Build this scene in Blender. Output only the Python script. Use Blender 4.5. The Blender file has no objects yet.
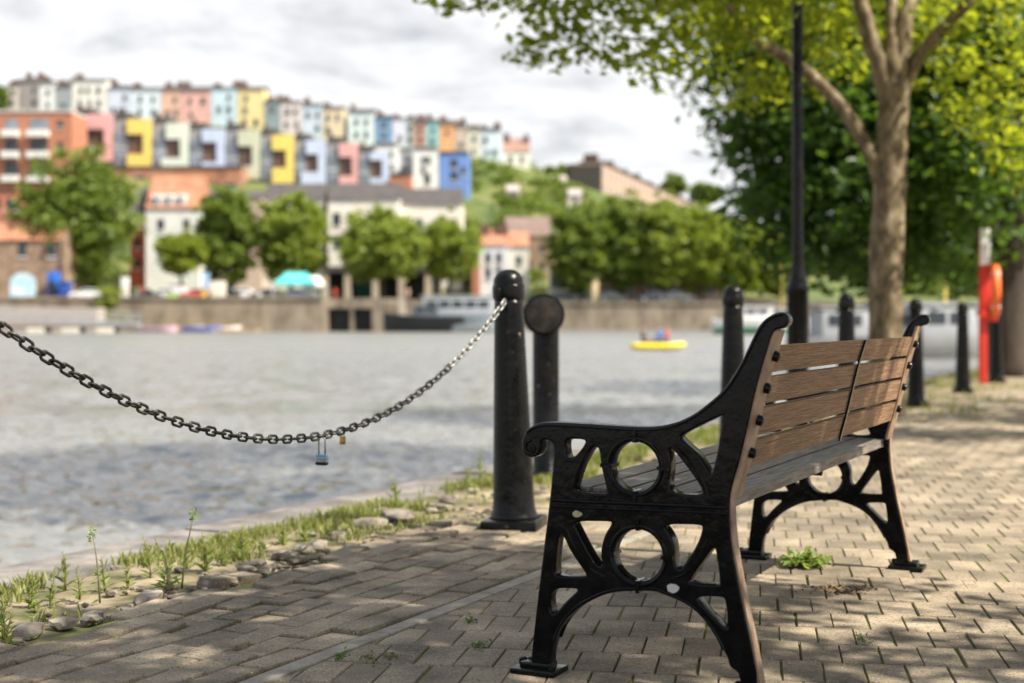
import bpy, bmesh, math, random
import numpy as np
from mathutils import Vector, Matrix, noise as mnoise
R = math.radians
rnd = random.Random(7)
npr = np.random.RandomState(11)
SC = bpy.context.scene
COL = SC.collection
F, CX, HY, CH = 1422.0, 512.0, 319.0, 0.85      # focal length in px, centre column, horizon row, eye height

def W(px, py, Y):                                # a measured direction at distance Y -> world point
    return Vector(((px - CX) / F * Y, Y, CH - (py - HY) / F * Y))
def G(px, py, z=0.0):                            # ground point
    Y = F * (CH - z) / (py - HY)
    return Vector(((px - CX) / F * Y, Y, z))
B1 = Vector((0.01, 5.73, 0))
D = Vector((0.438, 0.899, 0)).normalized()       # along the quay
N = Vector((-D.y, D.x, 0))                       # towards the water
def Q(s, n, z=0.0):
    p = B1 + D * s + N * n
    return Vector((p.x, p.y, z))
def toQ(p):
    v = Vector((p[0] - B1.x, p[1] - B1.y, 0)); return v.dot(D), v.dot(N)
QA = math.atan2(D.y, D.x)

# ------------------------------------------------------------------ materials
def mat(name, cols, rough=.6, metal=0., scale=6., detail=4., bump=0., bscale=60., stretch=None, island=0., spec=.5,
        spots=None, spots2=None, rvar=0., coat=0., lo=.35, hi=.65):
    m = bpy.data.materials.new(name); m.use_nodes = True
    nt = m.node_tree; n = nt.nodes; L = nt.links
    b = n['Principled BSDF']
    b.inputs['Roughness'].default_value = rough; b.inputs['Metallic'].default_value = metal
    b.inputs['Specular IOR Level'].default_value = spec
    b.inputs['Coat Weight'].default_value = coat
    if isinstance(cols[0], (int, float)): cols = [cols]
    geo = n.new('ShaderNodeNewGeometry')
    vec = geo.outputs['Position']
    if stretch:
        mp = n.new('ShaderNodeMapping'); mp.vector_type = 'POINT'
        rot = n.new('ShaderNodeVectorRotate'); rot.rotation_type = 'Z_AXIS'; rot.inputs['Angle'].default_value = -stretch[0]
        L.new(vec, rot.inputs['Vector']); L.new(rot.outputs[0], mp.inputs['Vector'])
        mp.inputs['Scale'].default_value = stretch[1:]
        vec = mp.outputs[0]
    col = None
    if len(cols) > 1:
        t = n.new('ShaderNodeTexNoise'); t.inputs['Scale'].default_value = scale; t.inputs['Detail'].default_value = detail
        t.inputs['Roughness'].default_value = .62
        L.new(vec, t.inputs['Vector'])
        r = n.new('ShaderNodeValToRGB'); L.new(t.outputs['Fac'], r.inputs[0])
        e = r.color_ramp.elements
        while len(e) < len(cols): e.new(.5)
        for i, c in enumerate(cols):
            e[i].position = lo + (hi - lo) * i / (len(cols) - 1); e[i].color = (*c, 1)
        col = r.outputs[0]
        if rvar:
            mr = n.new('ShaderNodeMapRange'); L.new(t.outputs['Fac'], mr.inputs[0])
            mr.inputs[1].default_value = .35; mr.inputs[2].default_value = .65
            mr.inputs[3].default_value = rough - rvar; mr.inputs[4].default_value = rough + rvar
            L.new(mr.outputs[0], b.inputs['Roughness'])
    else:
        b.inputs['Base Color'].default_value = (*cols[0], 1)
    if island:
        if col is None:
            c0 = n.new('ShaderNodeRGB'); c0.outputs[0].default_value = (*cols[0], 1); col = c0.outputs[0]
        mr = n.new('ShaderNodeMapRange'); L.new(geo.outputs['Random Per Island'], mr.inputs[0])
        mr.inputs[3].default_value = 1 - island; mr.inputs[4].default_value = 1 + island
        h = n.new('ShaderNodeHueSaturation'); L.new(mr.outputs[0], h.inputs['Value']); L.new(col, h.inputs['Color'])
        col = h.outputs[0]
    for spots in [q for q in (spots, spots2) if q]:  # (colour, scale, threshold): chips, rust, lichen, grit
        t2 = n.new('ShaderNodeTexNoise'); t2.inputs['Scale'].default_value = spots[1]; t2.inputs['Detail'].default_value = 6
        t2.inputs['Roughness'].default_value = .7
        L.new(geo.outputs['Position'], t2.inputs['Vector'])
        r2 = n.new('ShaderNodeMapRange'); L.new(t2.outputs['Fac'], r2.inputs[0])
        r2.inputs[1].default_value = spots[2]; r2.inputs[2].default_value = spots[2] + .05
        mx = n.new('ShaderNodeMix'); mx.data_type = 'RGBA'
        L.new(r2.outputs[0], mx.inputs['Factor'])
        if col is None: mx.inputs[6].default_value = (*cols[0], 1)
        else: L.new(col, mx.inputs[6])
        mx.inputs[7].default_value = (*spots[0], 1)
        col = mx.outputs[2]
    if col is not None: L.new(col, b.inputs['Base Color'])
    if bump:
        t3 = n.new('ShaderNodeTexNoise'); t3.inputs['Scale'].default_value = bscale; t3.inputs['Detail'].default_value = 5
        L.new(vec, t3.inputs['Vector'])
        bm = n.new('ShaderNodeBump'); bm.inputs['Strength'].default_value = bump; bm.inputs['Distance'].default_value = .14 / bscale
        L.new(t3.outputs['Fac'], bm.inputs['Height']); L.new(bm.outputs[0], b.inputs['Normal'])
    return m

def leaf_mat(name, c1, c2, tr, trans=.45, rough=.45):
    m = bpy.data.materials.new(name); m.use_nodes = True
    nt = m.node_tree; n = nt.nodes; L = nt.links
    b = n['Principled BSDF']; b.inputs['Roughness'].default_value = rough; b.inputs['Specular IOR Level'].default_value = .35
    geo = n.new('ShaderNodeNewGeometry')
    r = n.new('ShaderNodeValToRGB'); r.color_ramp.elements[0].color = (*c1, 1); r.color_ramp.elements[1].color = (*c2, 1)
    L.new(geo.outputs['Random Per Island'], r.inputs[0]); L.new(r.outputs[0], b.inputs['Base Color'])
    t = n.new('ShaderNodeBsdfTranslucent')
    mx = n.new('ShaderNodeMix'); mx.data_type = 'RGBA'; mx.blend_type = 'MIX'; mx.inputs['Factor'].default_value = .75
    L.new(r.outputs[0], mx.inputs[6]); mx.inputs[7].default_value = (*tr, 1); L.new(mx.outputs[2], t.inputs['Color'])
    ms = n.new('ShaderNodeMixShader'); ms.inputs[0].default_value = trans
    L.new(b.outputs[0], ms.inputs[1]); L.new(t.outputs[0], ms.inputs[2])
    L.new(ms.outputs[0], n['Material Output'].inputs['Surface'])
    return m

_pm = {}
def paint(c, rough=.75):                          # plain weathered render/paint in a colour
    k = (tuple(c), rough)
    if k not in _pm:
        c2 = tuple(x * .86 for x in c)
        _pm[k] = mat('painted_render', [c2, tuple(c)], rough, scale=.6, detail=5, lo=.3, hi=.6)
    return _pm[k]

BLACK = mat('black_gloss_paint', [(.002, .0022, .0025), (.0065, .0068, .007)], .13, scale=22, rvar=.09, bump=.4, bscale=38, spec=.2, spots2=((.10, .055, .03), 30, .70),
            spots=((.20, .185, .165), 75, .69))
BLACKW = mat('black_paint_worn', [(.0025, .0028, .003), (.009, .0088, .0085)], .2, scale=14, rvar=.1, bump=.6, bscale=35, spec=.18,
             spots=((.22, .16, .11), 26, .655), spots2=((.20, .18, .16), 70, .70))
FLANGE = mat('sunlit_rusty_paint', [(.15, .095, .06), (.27, .175, .11), (.36, .255, .17)], .6, scale=16, bump=.4, bscale=120)
SLAT = mat('stained_hardwood', [(.165, .09, .048), (.25, .145, .08), (.315, .19, .108), (.39, .255, .155)], .62, scale=5, detail=9,
           stretch=(QA, 1.1, 27, 27), bump=.8, bscale=12, island=.14, spec=.3, spots=((.42, .30, .2), 34, .70), lo=.3, hi=.7)
SEATW = mat('weathered_seat_wood', [(.09, .075, .06), (.17, .145, .12), (.25, .215, .18)], .6, scale=5, detail=8,
            stretch=(QA, 1.6, 22, 22), bump=.5, bscale=14, island=.14)
STEEL = mat('galvanised_steel', [(.20, .195, .18), (.42, .41, .385)], .42, metal=.75, scale=70, rvar=.12, bump=.2, bscale=200)
LINK = mat('shaded_chain_steel', [(.035, .033, .03), (.12, .115, .105)], .42, metal=.7, scale=60, rvar=.12, bump=.3, bscale=200)  # chain steel with the leaf shade put into its colour
PAVER = mat('concrete_block_paver', [(.10, .078, .052), (.19, .15, .101), (.27, .213, .145), (.36, .288, .2)], .88, scale=3.2, detail=9, bump=1., bscale=150,
            island=.26, spots=((.10, .085, .065), 140, .54), spots2=((.58, .52, .42), 170, .60))
STRIP = mat('pale_edging_strip', [(.20, .175, .135), (.31, .275, .22)], .85, scale=20, bump=.6, bscale=150, spots=((.16, .15, .12), 60, .62))
SOIL = mat('mossy_joint_soil', [(.09, .072, .045), (.14, .125, .05), (.15, .17, .035), (.22, .25, .05)], .95, scale=5, detail=9, bump=.8, bscale=120, lo=.3, hi=.72)
VERGE = mat('dry_verge_soil', [(.06, .07, .02), (.13, .115, .055), (.24, .19, .12), (.33, .27, .18)], .95, scale=4.5, detail=9, bump=1., bscale=90, lo=.34, hi=.66)
COPING = mat('coping_stone', [(.09, .08, .075), (.16, .145, .135), (.25, .22, .2)], .85, scale=5, detail=7, bump=.6, bscale=50, island=.1)
STONE = mat('rubble_stone', [(.11, .09, .07), (.24, .2, .155), (.36, .31, .25)], .9, scale=16, detail=7, bump=.8, bscale=90, island=.25)
QWALL = mat('quay_wall_stone', [(.13, .105, .075), (.25, .205, .15), (.33, .275, .205)], .9, scale=.5, detail=9, bump=.5, bscale=5, stretch=(0, 1, 1, .45))
DARKW = mat('dark_recess', [(.012, .014, .012), (.03, .032, .026)], .8, scale=2)
GLASS = mat('window_glass', (.035, .045, .055), .12)
GLASSL = mat('pale_glazing', [(.16, .18, .21), (.27, .30, .35)], .2, scale=.5)
SLATE = mat('slate_roof', [(.05, .045, .045), (.10, .085, .08)], .7, scale=1.2)
TILE = mat('clay_tile_roof', [(.32, .13, .07), (.48, .22, .13)], .8, scale=.9)
BRICKO = mat('orange_brickwork', [(.37, .145, .08), (.47, .205, .125)], .85, scale=.8)
BRICKS = mat('brown_stonework', [(.20, .13, .085), (.34, .24, .165)], .9, scale=.9)
WHITE = paint((.80, .79, .76)); CREAM = paint((.72, .66, .55))
CHIM = mat('chimney_brick', [(.10, .06, .045), (.17, .095, .07)], .9, scale=2)
BARK = mat('mottled_bark', [(.04, .029, .016), (.11, .08, .044), (.20, .15, .085), (.36, .30, .2)], .9, scale=11, detail=9, bump=1., bscale=20, stretch=(0, 1, 1, .5), lo=.32, hi=.68)
BARKD = mat('dark_bark', [(.028, .02, .014), (.065, .047, .034)], .9, scale=7, bump=1., bscale=24, stretch=(0, 1, 1, .3))
LEAF1 = leaf_mat('maple_leaf', (.05, .095, .012), (.12, .18, .018), (.60, .66, .03), .56)
LEAF2 = leaf_mat('dark_leaf', (.022, .058, .010), (.06, .125, .02), (.22, .38, .025), .38)  # deep shade of the crown is put into this darker colour
LEAFT = [leaf_mat('far_leaf', (.16, .22, .035), (.30, .36, .07), (.42, .50, .05), .4),
         leaf_mat('far_leaf_deep', (.10, .155, .03), (.23, .29, .055), (.28, .37, .035), .4),
         leaf_mat('far_leaf_bright', (.17, .23, .025), (.30, .35, .05), (.45, .54, .05), .4)]
WEED = leaf_mat('weed_leaf', (.10, .17, .03), (.22, .30, .06), (.40, .50, .06), .4)
GRASS = leaf_mat('grass_blade', (.10, .135, .025), (.26, .25, .08), (.36, .40, .06), .35)
MOSS = leaf_mat('moss_tuft', (.05, .10, .012), (.12, .18, .03), (.2, .3, .03), .25)
STEMM = mat('dry_stem', [(.12, .10, .04), (.22, .19, .09)], .8, scale=30)
RED = mat('red_paint', (.62, .035, .02), .4); ORANGE = mat('lifebuoy_orange', (.85, .16, .03), .5)
YELLOW = mat('yellow_hull', (.80, .62, .03), .4)
SKIN = mat('skin', (.50, .30, .21), .55); HAIR = mat('dark_hair', (.04, .025, .018), .6)
RUBBER = mat('tyre_rubber', (.02, .02, .02), .8); ALU = mat('grey_aluminium', [(.30, .31, .32), (.42, .43, .44)], .45, scale=1.5)
BRASS = mat('brass', [(.30, .20, .06), (.45, .32, .11)], .35, metal=.8, scale=60); BLUEP = mat('blue_lock_cover', (.05, .17, .34), .45)

# ------------------------------------------------------------------ mesh builder
class MB:
    def __init__(s): s.v = []; s.f = []; s.m = []
    def add(s, vs, fs, mi=0):
        o = len(s.v); s.v.extend([tuple(v) for v in vs]); s.f.extend([tuple(i + o for i in f) for f in fs]); s.m.extend([mi] * len(fs)); return s
    def box(s, x0, x1, y0, y1, z0, z1, mi=0, M=None):
        vs = [Vector((x, y, z)) for z in (z0, z1) for x, y in ((x0, y0), (x1, y0), (x1, y1), (x0, y1))]
        if M: vs = [M @ v for v in vs]
        return s.add(vs, [(3, 2, 1, 0), (4, 5, 6, 7), (0, 1, 5, 4), (1, 2, 6, 5), (2, 3, 7, 6), (3, 0, 4, 7)], mi)
    def bbox(s, x0, x1, y0, y1, z0, z1, b, M=None, mi=0):        # box with chamfered edges
        bm = bmesh.new(); bmesh.ops.create_cube(bm, size=1)
        for v in bm.verts:
            v.co = Vector(((x0 + x1) / 2 + v.co.x * (x1 - x0), (y0 + y1) / 2 + v.co.y * (y1 - y0), (z0 + z1) / 2 + v.co.z * (z1 - z0)))
        bmesh.ops.bevel(bm, geom=bm.edges[:], offset=b, segments=2, affect='EDGES', profile=.6)
        return s.bm(bm, M, mi)
    def bm(s, bm, M=None, mi=0):
        bm.verts.index_update()
        s.add([(M @ v.co) if M else v.co for v in bm.verts], [[v.index for v in f.verts] for f in bm.faces], mi); bm.free(); return s
    def tube(s, pts, rad, seg=10, mi=0, closed=False):
        pts = [Vector(p) for p in pts]; k = len(pts)
        if isinstance(rad, (int, float)): rad = [rad] * k
        vs = []; fs = []; up = None
        for i, p in enumerate(pts):
            if closed: t = (pts[(i + 1) % k] - pts[i - 1])
            else: t = pts[min(i + 1, k - 1)] - pts[max(i - 1, 0)]
            t = t.normalized() if t.length > 1e-9 else Vector((0, 0, 1))
            if up is None: up = t.orthogonal()
            up = (up - t * up.dot(t)); up = up.normalized() if up.length > 1e-6 else t.orthogonal().normalized()
            w = t.cross(up)
            for j in range(seg):
                a = 2 * math.pi * j / seg
                vs.append(p + (up * math.cos(a) + w * math.sin(a)) * rad[i])
        for i in range(k if closed else k - 1):
            i2 = (i + 1) % k
            for j in range(seg):
                j2 = (j + 1) % seg
                fs.append((i * seg + j, i * seg + j2, i2 * seg + j2, i2 * seg + j))
        if not closed:
            fs.append(tuple(range(seg - 1, -1, -1))); fs.append(tuple((k - 1) * seg + j for j in range(seg)))
        return s.add(vs, fs, mi)
    def lathe(s, prof, seg=28, M=None, mi=0):
        vs = []; fs = []
        for r, z in prof:
            for j in range(seg):
                a = 2 * math.pi * j / seg; v = Vector((max(r, 1e-4) * math.cos(a), max(r, 1e-4) * math.sin(a), z)); vs.append(M @ v if M else v)
        for i in range(len(prof) - 1):
            for j in range(seg):
                j2 = (j + 1) % seg; fs.append((i * seg + j, i * seg + j2, (i + 1) * seg + j2, (i + 1) * seg + j))
        fs.append(tuple(range(seg - 1, -1, -1))); fs.append(tuple((len(prof) - 1) * seg + j for j in range(seg)))
        return s.add(vs, fs, mi)
    def prism(s, poly, fn, t0, t1, mi=0):                         # poly 2D, fn(a,b,t)->3D
        k = len(poly)
        vs = [fn(a, b, t0) for a, b in poly] + [fn(a, b, t1) for a, b in poly]
        fs = [tuple(range(k - 1, -1, -1)), tuple(range(k, 2 * k))] + [(i, (i + 1) % k, k + (i + 1) % k, k + i) for i in range(k)]
        return s.add(vs, fs, mi)
    def leaves(s, P, size, r, mi=0, flat=.5, asp=.62):
        P = np.asarray(P, float); k = len(P)
        nrm = r.normal(size=(k, 3)); nrm[:, 2] = np.abs(nrm[:, 2]) + flat; nrm /= np.linalg.norm(nrm, axis=1)[:, None]
        t = r.normal(size=(k, 3)); t -= nrm * (t * nrm).sum(1)[:, None]; t /= np.linalg.norm(t, axis=1)[:, None] + 1e-9
        w = np.cross(nrm, t); L = size * r.uniform(.65, 1.25, (k, 1))
        a = P - t * L * .5; c = P + t * L * .5
        b = P + w * L * asp * .5 + nrm * L * .12; d = P - w * L * asp * .5 + nrm * L * .12
        o = len(s.v)
        V = np.stack([a, b, c, d], 1).reshape(-1, 3); s.v.extend(map(tuple, V.tolist()))
        for i in range(k):
            q = o + 4 * i; s.f.append((q, q + 1, q + 2)); s.f.append((q, q + 2, q + 3))
        s.m.extend([mi] * (2 * k)); return s
    def build(s, name, mats, parent=None, smooth=False, local=False, label=None, auto=None):
        if not isinstance(mats, (list, tuple)): mats = [mats]
        off = Vector((0, 0, 0)); p = parent
        if not local:
            while p is not None: off += p.location; p = p.parent
        me = bpy.data.meshes.new(name)
        me.from_pydata([(x - off.x, y - off.y, z - off.z) for x, y, z in s.v], [], s.f)
        for m in mats: me.materials.append(m)
        if len(mats) > 1: me.polygons.foreach_set('material_index', s.m)
        if smooth: me.polygons.foreach_set('use_smooth', [True] * len(s.f))
        me.update()
        if auto is not None:
            me.polygons.foreach_set('use_smooth', [True] * len(s.f)); me.set_sharp_from_angle(angle=R(auto))
        o = bpy.data.objects.new(name, me); COL.objects.link(o)
        if parent: o.parent = parent
        if label: o['label'] = label
        return o

def tag(o, label=None, cat=None, group=None, kind=None):
    if label: o['label'] = label
    if cat: o['category'] = cat
    if group: o['group'] = group
    if kind: o['kind'] = kind
    return o
def empty(name, loc, label, cat, group=None, rz=0):
    o = bpy.data.objects.new(name, None); COL.objects.link(o); o.location = loc; o.rotation_euler = (0, 0, rz)
    return tag(o, label, cat, group)
def copy_tree(o, parent=None):
    c = o.copy(); COL.objects.link(c); c.parent = parent
    for ch in [k for k in COL.objects if k.parent == o]: copy_tree(ch, c)
    return c
def chaikin(p, it=2, closed=True):
    for _ in range(it):
        q = []; k = len(p)
        if not closed: q.append(p[0])
        for i in range(k if closed else k - 1):
            a = p[i]; b = p[(i + 1) % k]
            q.append((a[0] * .75 + b[0] * .25, a[1] * .75 + b[1] * .25)); q.append((a[0] * .25 + b[0] * .75, a[1] * .25 + b[1] * .75))
        if not closed: q.append(p[-1])
        p = q
    return p
def plate(outline, holes, thick, bevel):          # flat casting with holes -> verts (a, b, t), faces
    cu = bpy.data.curves.new('c', 'CURVE'); cu.dimensions = '2D'; cu.fill_mode = 'BOTH'
    cu.extrude = thick / 2 - bevel; cu.bevel_depth = bevel; cu.bevel_resolution = 2; cu.offset = -bevel
    for poly in [outline] + holes:
        sp = cu.splines.new('POLY'); sp.points.add(len(poly) - 1); sp.use_cyclic_u = True
        for i, (a, b) in enumerate(poly): sp.points[i].co = (a, b, 0, 1)
    ob = bpy.data.objects.new('c', cu); COL.objects.link(ob)
    dg = bpy.context.evaluated_depsgraph_get(); dg.update()
    me = bpy.data.meshes.new_from_object(ob.evaluated_get(dg))
    vs = [v.co.copy() for v in me.vertices]; fs = [tuple(p.vertices) for p in me.polygons]
    bpy.data.objects.remove(ob); bpy.data.meshes.remove(me); bpy.data.curves.remove(cu)
    return vs, fs
def skin_mesh(verts, edges, sub=1):
    me = bpy.data.meshes.new('s'); me.from_pydata([v[0] for v in verts], edges, [])
    ob = bpy.data.objects.new('s', me); COL.objects.link(ob)
    ob.modifiers.new('k', 'SKIN'); ss = ob.modifiers.new('b', 'SUBSURF'); ss.levels = sub; ss.render_levels = sub
    for i, v in enumerate(verts):
        r = v[1]; me.skin_vertices[0].data[i].radius = r if isinstance(r, tuple) else (r, r)
    me.skin_vertices[0].data[0].use_root = True
    dg = bpy.context.evaluated_depsgraph_get(); dg.update()
    out = bpy.data.meshes.new_from_object(ob.evaluated_get(dg))
    vs = [v.co.copy() for v in out.vertices]; fs = [tuple(p.vertices) for p in out.polygons]
    bpy.data.objects.remove(ob); bpy.data.meshes.remove(me); bpy.data.meshes.remove(out)
    return vs, fs
def rock(c, r, seed, flat=.6):
    bm = bmesh.new(); bmesh.ops.create_icosphere(bm, subdivisions=2, radius=1)
    rr = random.Random(seed); o = Vector((rr.random() * 50, rr.random() * 50, 0)); sx, sy = rr.uniform(.7, 1.4), rr.uniform(.7, 1.2); a = rr.random() * 6
    for v in bm.verts:
        d = v.co.normalized(); k = 1 + .42 * mnoise.noise(d * 1.1 + o) + .15 * mnoise.noise(d * 3.2 + o)
        x, y, z = d.x * sx * k, d.y * sy * k, d.z * k * flat
        z = max(min(z, flat * .72), -.35)
        v.co = Vector((x * math.cos(a) - y * math.sin(a), x * math.sin(a) + y * math.cos(a), z)) * r
    return bm

# ------------------------------------------------------------------ ground, paving, verge, quay edge
SN = -.505                                        # the pale edging strip's offset from the bollard line
PX0, PY0, PY1, PX1 = -7., .9, 14.0, 7.0           # area with modelled blocks
def nz(p, sc, o=0.): return mnoise.noise(Vector((p[0] * sc + o, p[1] * sc - o, o * .3)))

g = MB(); g.add([Q(-60, .27, -.0032), Q(-60, -60, -.0032), Q(220, -60, -.0032), Q(220, .27, -.0032)], [(0, 1, 2, 3)])
tag(g.build('ground', SOIL), kind='structure')

def clip(poly, fn):                               # keep the part where fn(p) >= 0
    out = []
    for i in range(len(poly)):
        a, b = poly[i], poly[(i + 1) % len(poly)]; fa, fb = fn(a), fn(b)
        if fa >= 0: out.append(a)
        if (fa >= 0) != (fb >= 0):
            t = fa / (fa - fb); out.append((a[0] + (b[0] - a[0]) * t, a[1] + (b[1] - a[1]) * t))
    return out
pv = MB()
def block(poly, h, tilt, drop=0.):                # one paving block: bevelled prism with slight tilt
    cx = sum(p[0] for p in poly) / len(poly); cy = sum(p[1] for p in poly) / len(poly)
    def sc(k): 
        out = []
        for x, y in poly:
            dx, dy = x - cx, y - cy; l = math.hypot(dx, dy); f = max(0, 1 - k / l) if l else 1
            out.append((cx + dx * f, cy + dy * f))
        return out
    k = len(poly); vs = []
    for ins, z in ((0, -.06), (.0006, h - .006), (.0022, h - .002), (.006, h)):
        for x, y in sc(ins):
            vs.append((x, y, z + tilt[0] * (x - cx) + tilt[1] * (y - cy)))
    fs = []
    for l in range(3):
        for i in range(k): fs.append((l * k + i, l * k + (i + 1) % k, (l + 1) * k + (i + 1) % k, (l + 1) * k + i))
    fs.append(tuple(3 * k + i for i in range(k)))
    pv.add(vs, fs)
E1 = Vector((.985, -.172)).normalized(); E2 = Vector((.172, .985)).normalized()
bw, bl, gap = .099, .2, .0016
for j in range(-6, 76):                           # landward field: ends in line across, joints broken row to row
    for i in range(-118, 100):
        u = (i + .5 * (j % 2)) * bw + rnd.uniform(-.002, .002); v = j * bl
        c = E1 * (u + bw / 2) + E2 * (v + bl / 2)
        if not (PX0 < c.x < PX1 and PY0 < c.y < PY1): continue
        if toQ(c)[1] > SN + .05: continue
        gx = gap * rnd.uniform(.7, 1.5)
        poly = [E1 * a + E2 * b for a, b in ((u + gx, v + gap), (u + bw - gx, v + gap), (u + bw - gx, v + bl - gap), (u + gx, v + bl - gap))]
        poly = clip([(p.x, p.y) for p in poly], lambda p: SN - .032 - toQ(p)[1])
        if len(poly) < 3: continue
        h = max(-.0005, nz(c, .8) * .008 + rnd.uniform(-.002, .002) + .002)
        block(poly, h, (rnd.uniform(-.014, .014), rnd.uniform(-.014, .014)))
for i in range(9):                                # quayside field: courses along the edge, sunk and broken towards the verge
    for j in range(-32, 60):
        n0 = SN + .032 + i * .098; s0 = (j + .5 * (i % 2)) * .212 + nz((i, j), .7) * .012
        c = Q(s0 + .106, n0 + .05)
        if not (PX0 < c.x < PX1 + 2 and PY0 - 1 < c.y < PY1): continue
        e = n0 + .1
        if e > .30 + .10 * nz((j * .37, 3.3), 1.0) and rnd.random() < .8: continue
        if e > .36 and rnd.random() < .5: continue
        w = nz((i * 1.7, j), .45)
        gx = gap * rnd.uniform(1, 4); gy = gap * rnd.uniform(1, 4); sk = rnd.uniform(-.006, .006) * (1 + i * .2)
        poly = [Q(s0 + a, n0 + b) for a, b in ((gx, gy + sk), (gx, .098 - gy + sk), (.212 - gx, .098 - gy - sk), (.212 - gx, gy - sk))]
        poly = [(p.x, p.y) for p in poly]
        h = max(.002, .012 + nz(c, 1.1, 5) * .014 + rnd.uniform(-.005, .005))
        t = .035 + .03 * (i > 5)
        block(poly, h, (rnd.uniform(-t, t), rnd.uniform(-t, t)))
tag(pv.build('paving_blocks', PAVER), kind='structure')

st = MB()
for j in range(-9, 22):
    a = j * .62
    st.bbox(a + .004, a + .616, -.027, .027, -.05, .004 + rnd.uniform(-.003, .004), .004, Matrix.Translation(Q(0, SN)) @ Matrix.Rotation(QA, 4, 'Z'))
tag(st.build('edging_strip', STRIP, auto=40), kind='structure')

# paving beyond the modelled blocks: same bond as a texture on real sheets
def brick_mat():
    m = bpy.data.materials.new('paving_beyond'); m.use_nodes = True; nt = m.node_tree; n = nt.nodes; L = nt.links
    b = n['Principled BSDF']; b.inputs['Roughness'].default_value = .9
    geo = n.new('ShaderNodeNewGeometry'); rot = n.new('ShaderNodeVectorRotate'); rot.rotation_type = 'Z_AXIS'
    rot.inputs['Angle'].default_value = math.atan2(.172, .985); L.new(geo.outputs['Position'], rot.inputs['Vector'])
    br = n.new('ShaderNodeTexBrick'); L.new(rot.outputs[0], br.inputs['Vector'])
    br.inputs['Scale'].default_value = 1; br.inputs['Brick Width'].default_value = bw; br.inputs['Row Height'].default_value = bl
    br.inputs['Mortar Size'].default_value = .004; br.offset = .5
    br.inputs['Color1'].default_value = (.31, .245, .165, 1); br.inputs['Color2'].default_value = (.255, .2, .135, 1); br.inputs['Mortar'].default_value = (.12, .12, .05, 1)
    t = n.new('ShaderNodeTexNoise'); t.inputs['Scale'].default_value = 3; t.inputs['Detail'].default_value = 8; L.new(geo.outputs['Position'], t.inputs['Vector'])
    mx = n.new('ShaderNodeMix'); mx.data_type = 'RGBA'; mx.blend_type = 'MULTIPLY'; mx.inputs['Factor'].default_value = .5
    L.new(br.outputs[0], mx.inputs[6]); L.new(t.outputs['Fac'], mx.inputs[7])
    gm = n.new('ShaderNodeHueSaturation'); gm.inputs['Value'].default_value = 1.25; L.new(mx.outputs[2], gm.inputs['Color'])
    L.new(gm.outputs[0], b.inputs['Base Color']); return m
fp = MB()
def sheet(poly, z):
    poly = clip(poly, lambda p: .30 - toQ(p)[1])
    if len(poly) > 2: fp.add([(x, y, z) for x, y in poly], [tuple(range(len(poly)))])
sheet([(-60, PY1 + .05), (90, PY1 + .05), (90, 200), (-60, 200)], .0006)
sheet([(-60, -40), (90, -40), (90, PY0 - .05), (-60, PY0 - .05)], .0006)
sheet([(PX1 + .02, PY0 - .05), (90, PY0 - .05), (90, PY1 + .05), (PX1 + .02, PY1 + .05)], .0006)
tag(fp.build('paving', brick_mat()), kind='structure')

vg = MB(); ns, nn_ = 420, 12; vs = []
for i in range(ns + 1):
    s = -6 + 46 * i / ns
    for j in range(nn_ + 1):
        n_ = .24 + .76 * j / nn_
        p = Q(s, n_); e = min(1, (n_ - .24) / .15)
        vs.append((p.x, p.y, -.03 + e * (.022 * nz(p, 2.2) + .012 * nz(p, 8) + .012) - .02 * max(0, (n_ - .8) / .2)))
vg.add(vs, [(i * (nn_ + 1) + j, (i + 1) * (nn_ + 1) + j, (i + 1) * (nn_ + 1) + j + 1, i * (nn_ + 1) + j + 1) for i in range(ns) for j in range(nn_)])
tag(vg.build('verge', VERGE, smooth=True), kind='structure')

cp = MB(); s = -14.
while s < 90:
    l = rnd.uniform(1.0, 1.5)
    cp.bbox(s, s + l - .012, .95 + rnd.uniform(-.01, .01), 1.31 + rnd.uniform(-.01, .01), -.36, -.02 + rnd.uniform(-.0032, .008), .014,
            Matrix.Translation(B1) @ Matrix.Rotation(QA, 4, 'Z')); s += l
tag(cp.build('coping', COPING, auto=40), kind='structure')
nw = MB(); nw.box(-60, 220, .5, 1.25, -4, -.20, 0, Matrix.Translation(B1) @ Matrix.Rotation(QA, 4, 'Z'))
tag(nw.build('quay_wall', QWALL), 'near stone quay wall below the grassy verge and coping', 'wall')

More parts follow.
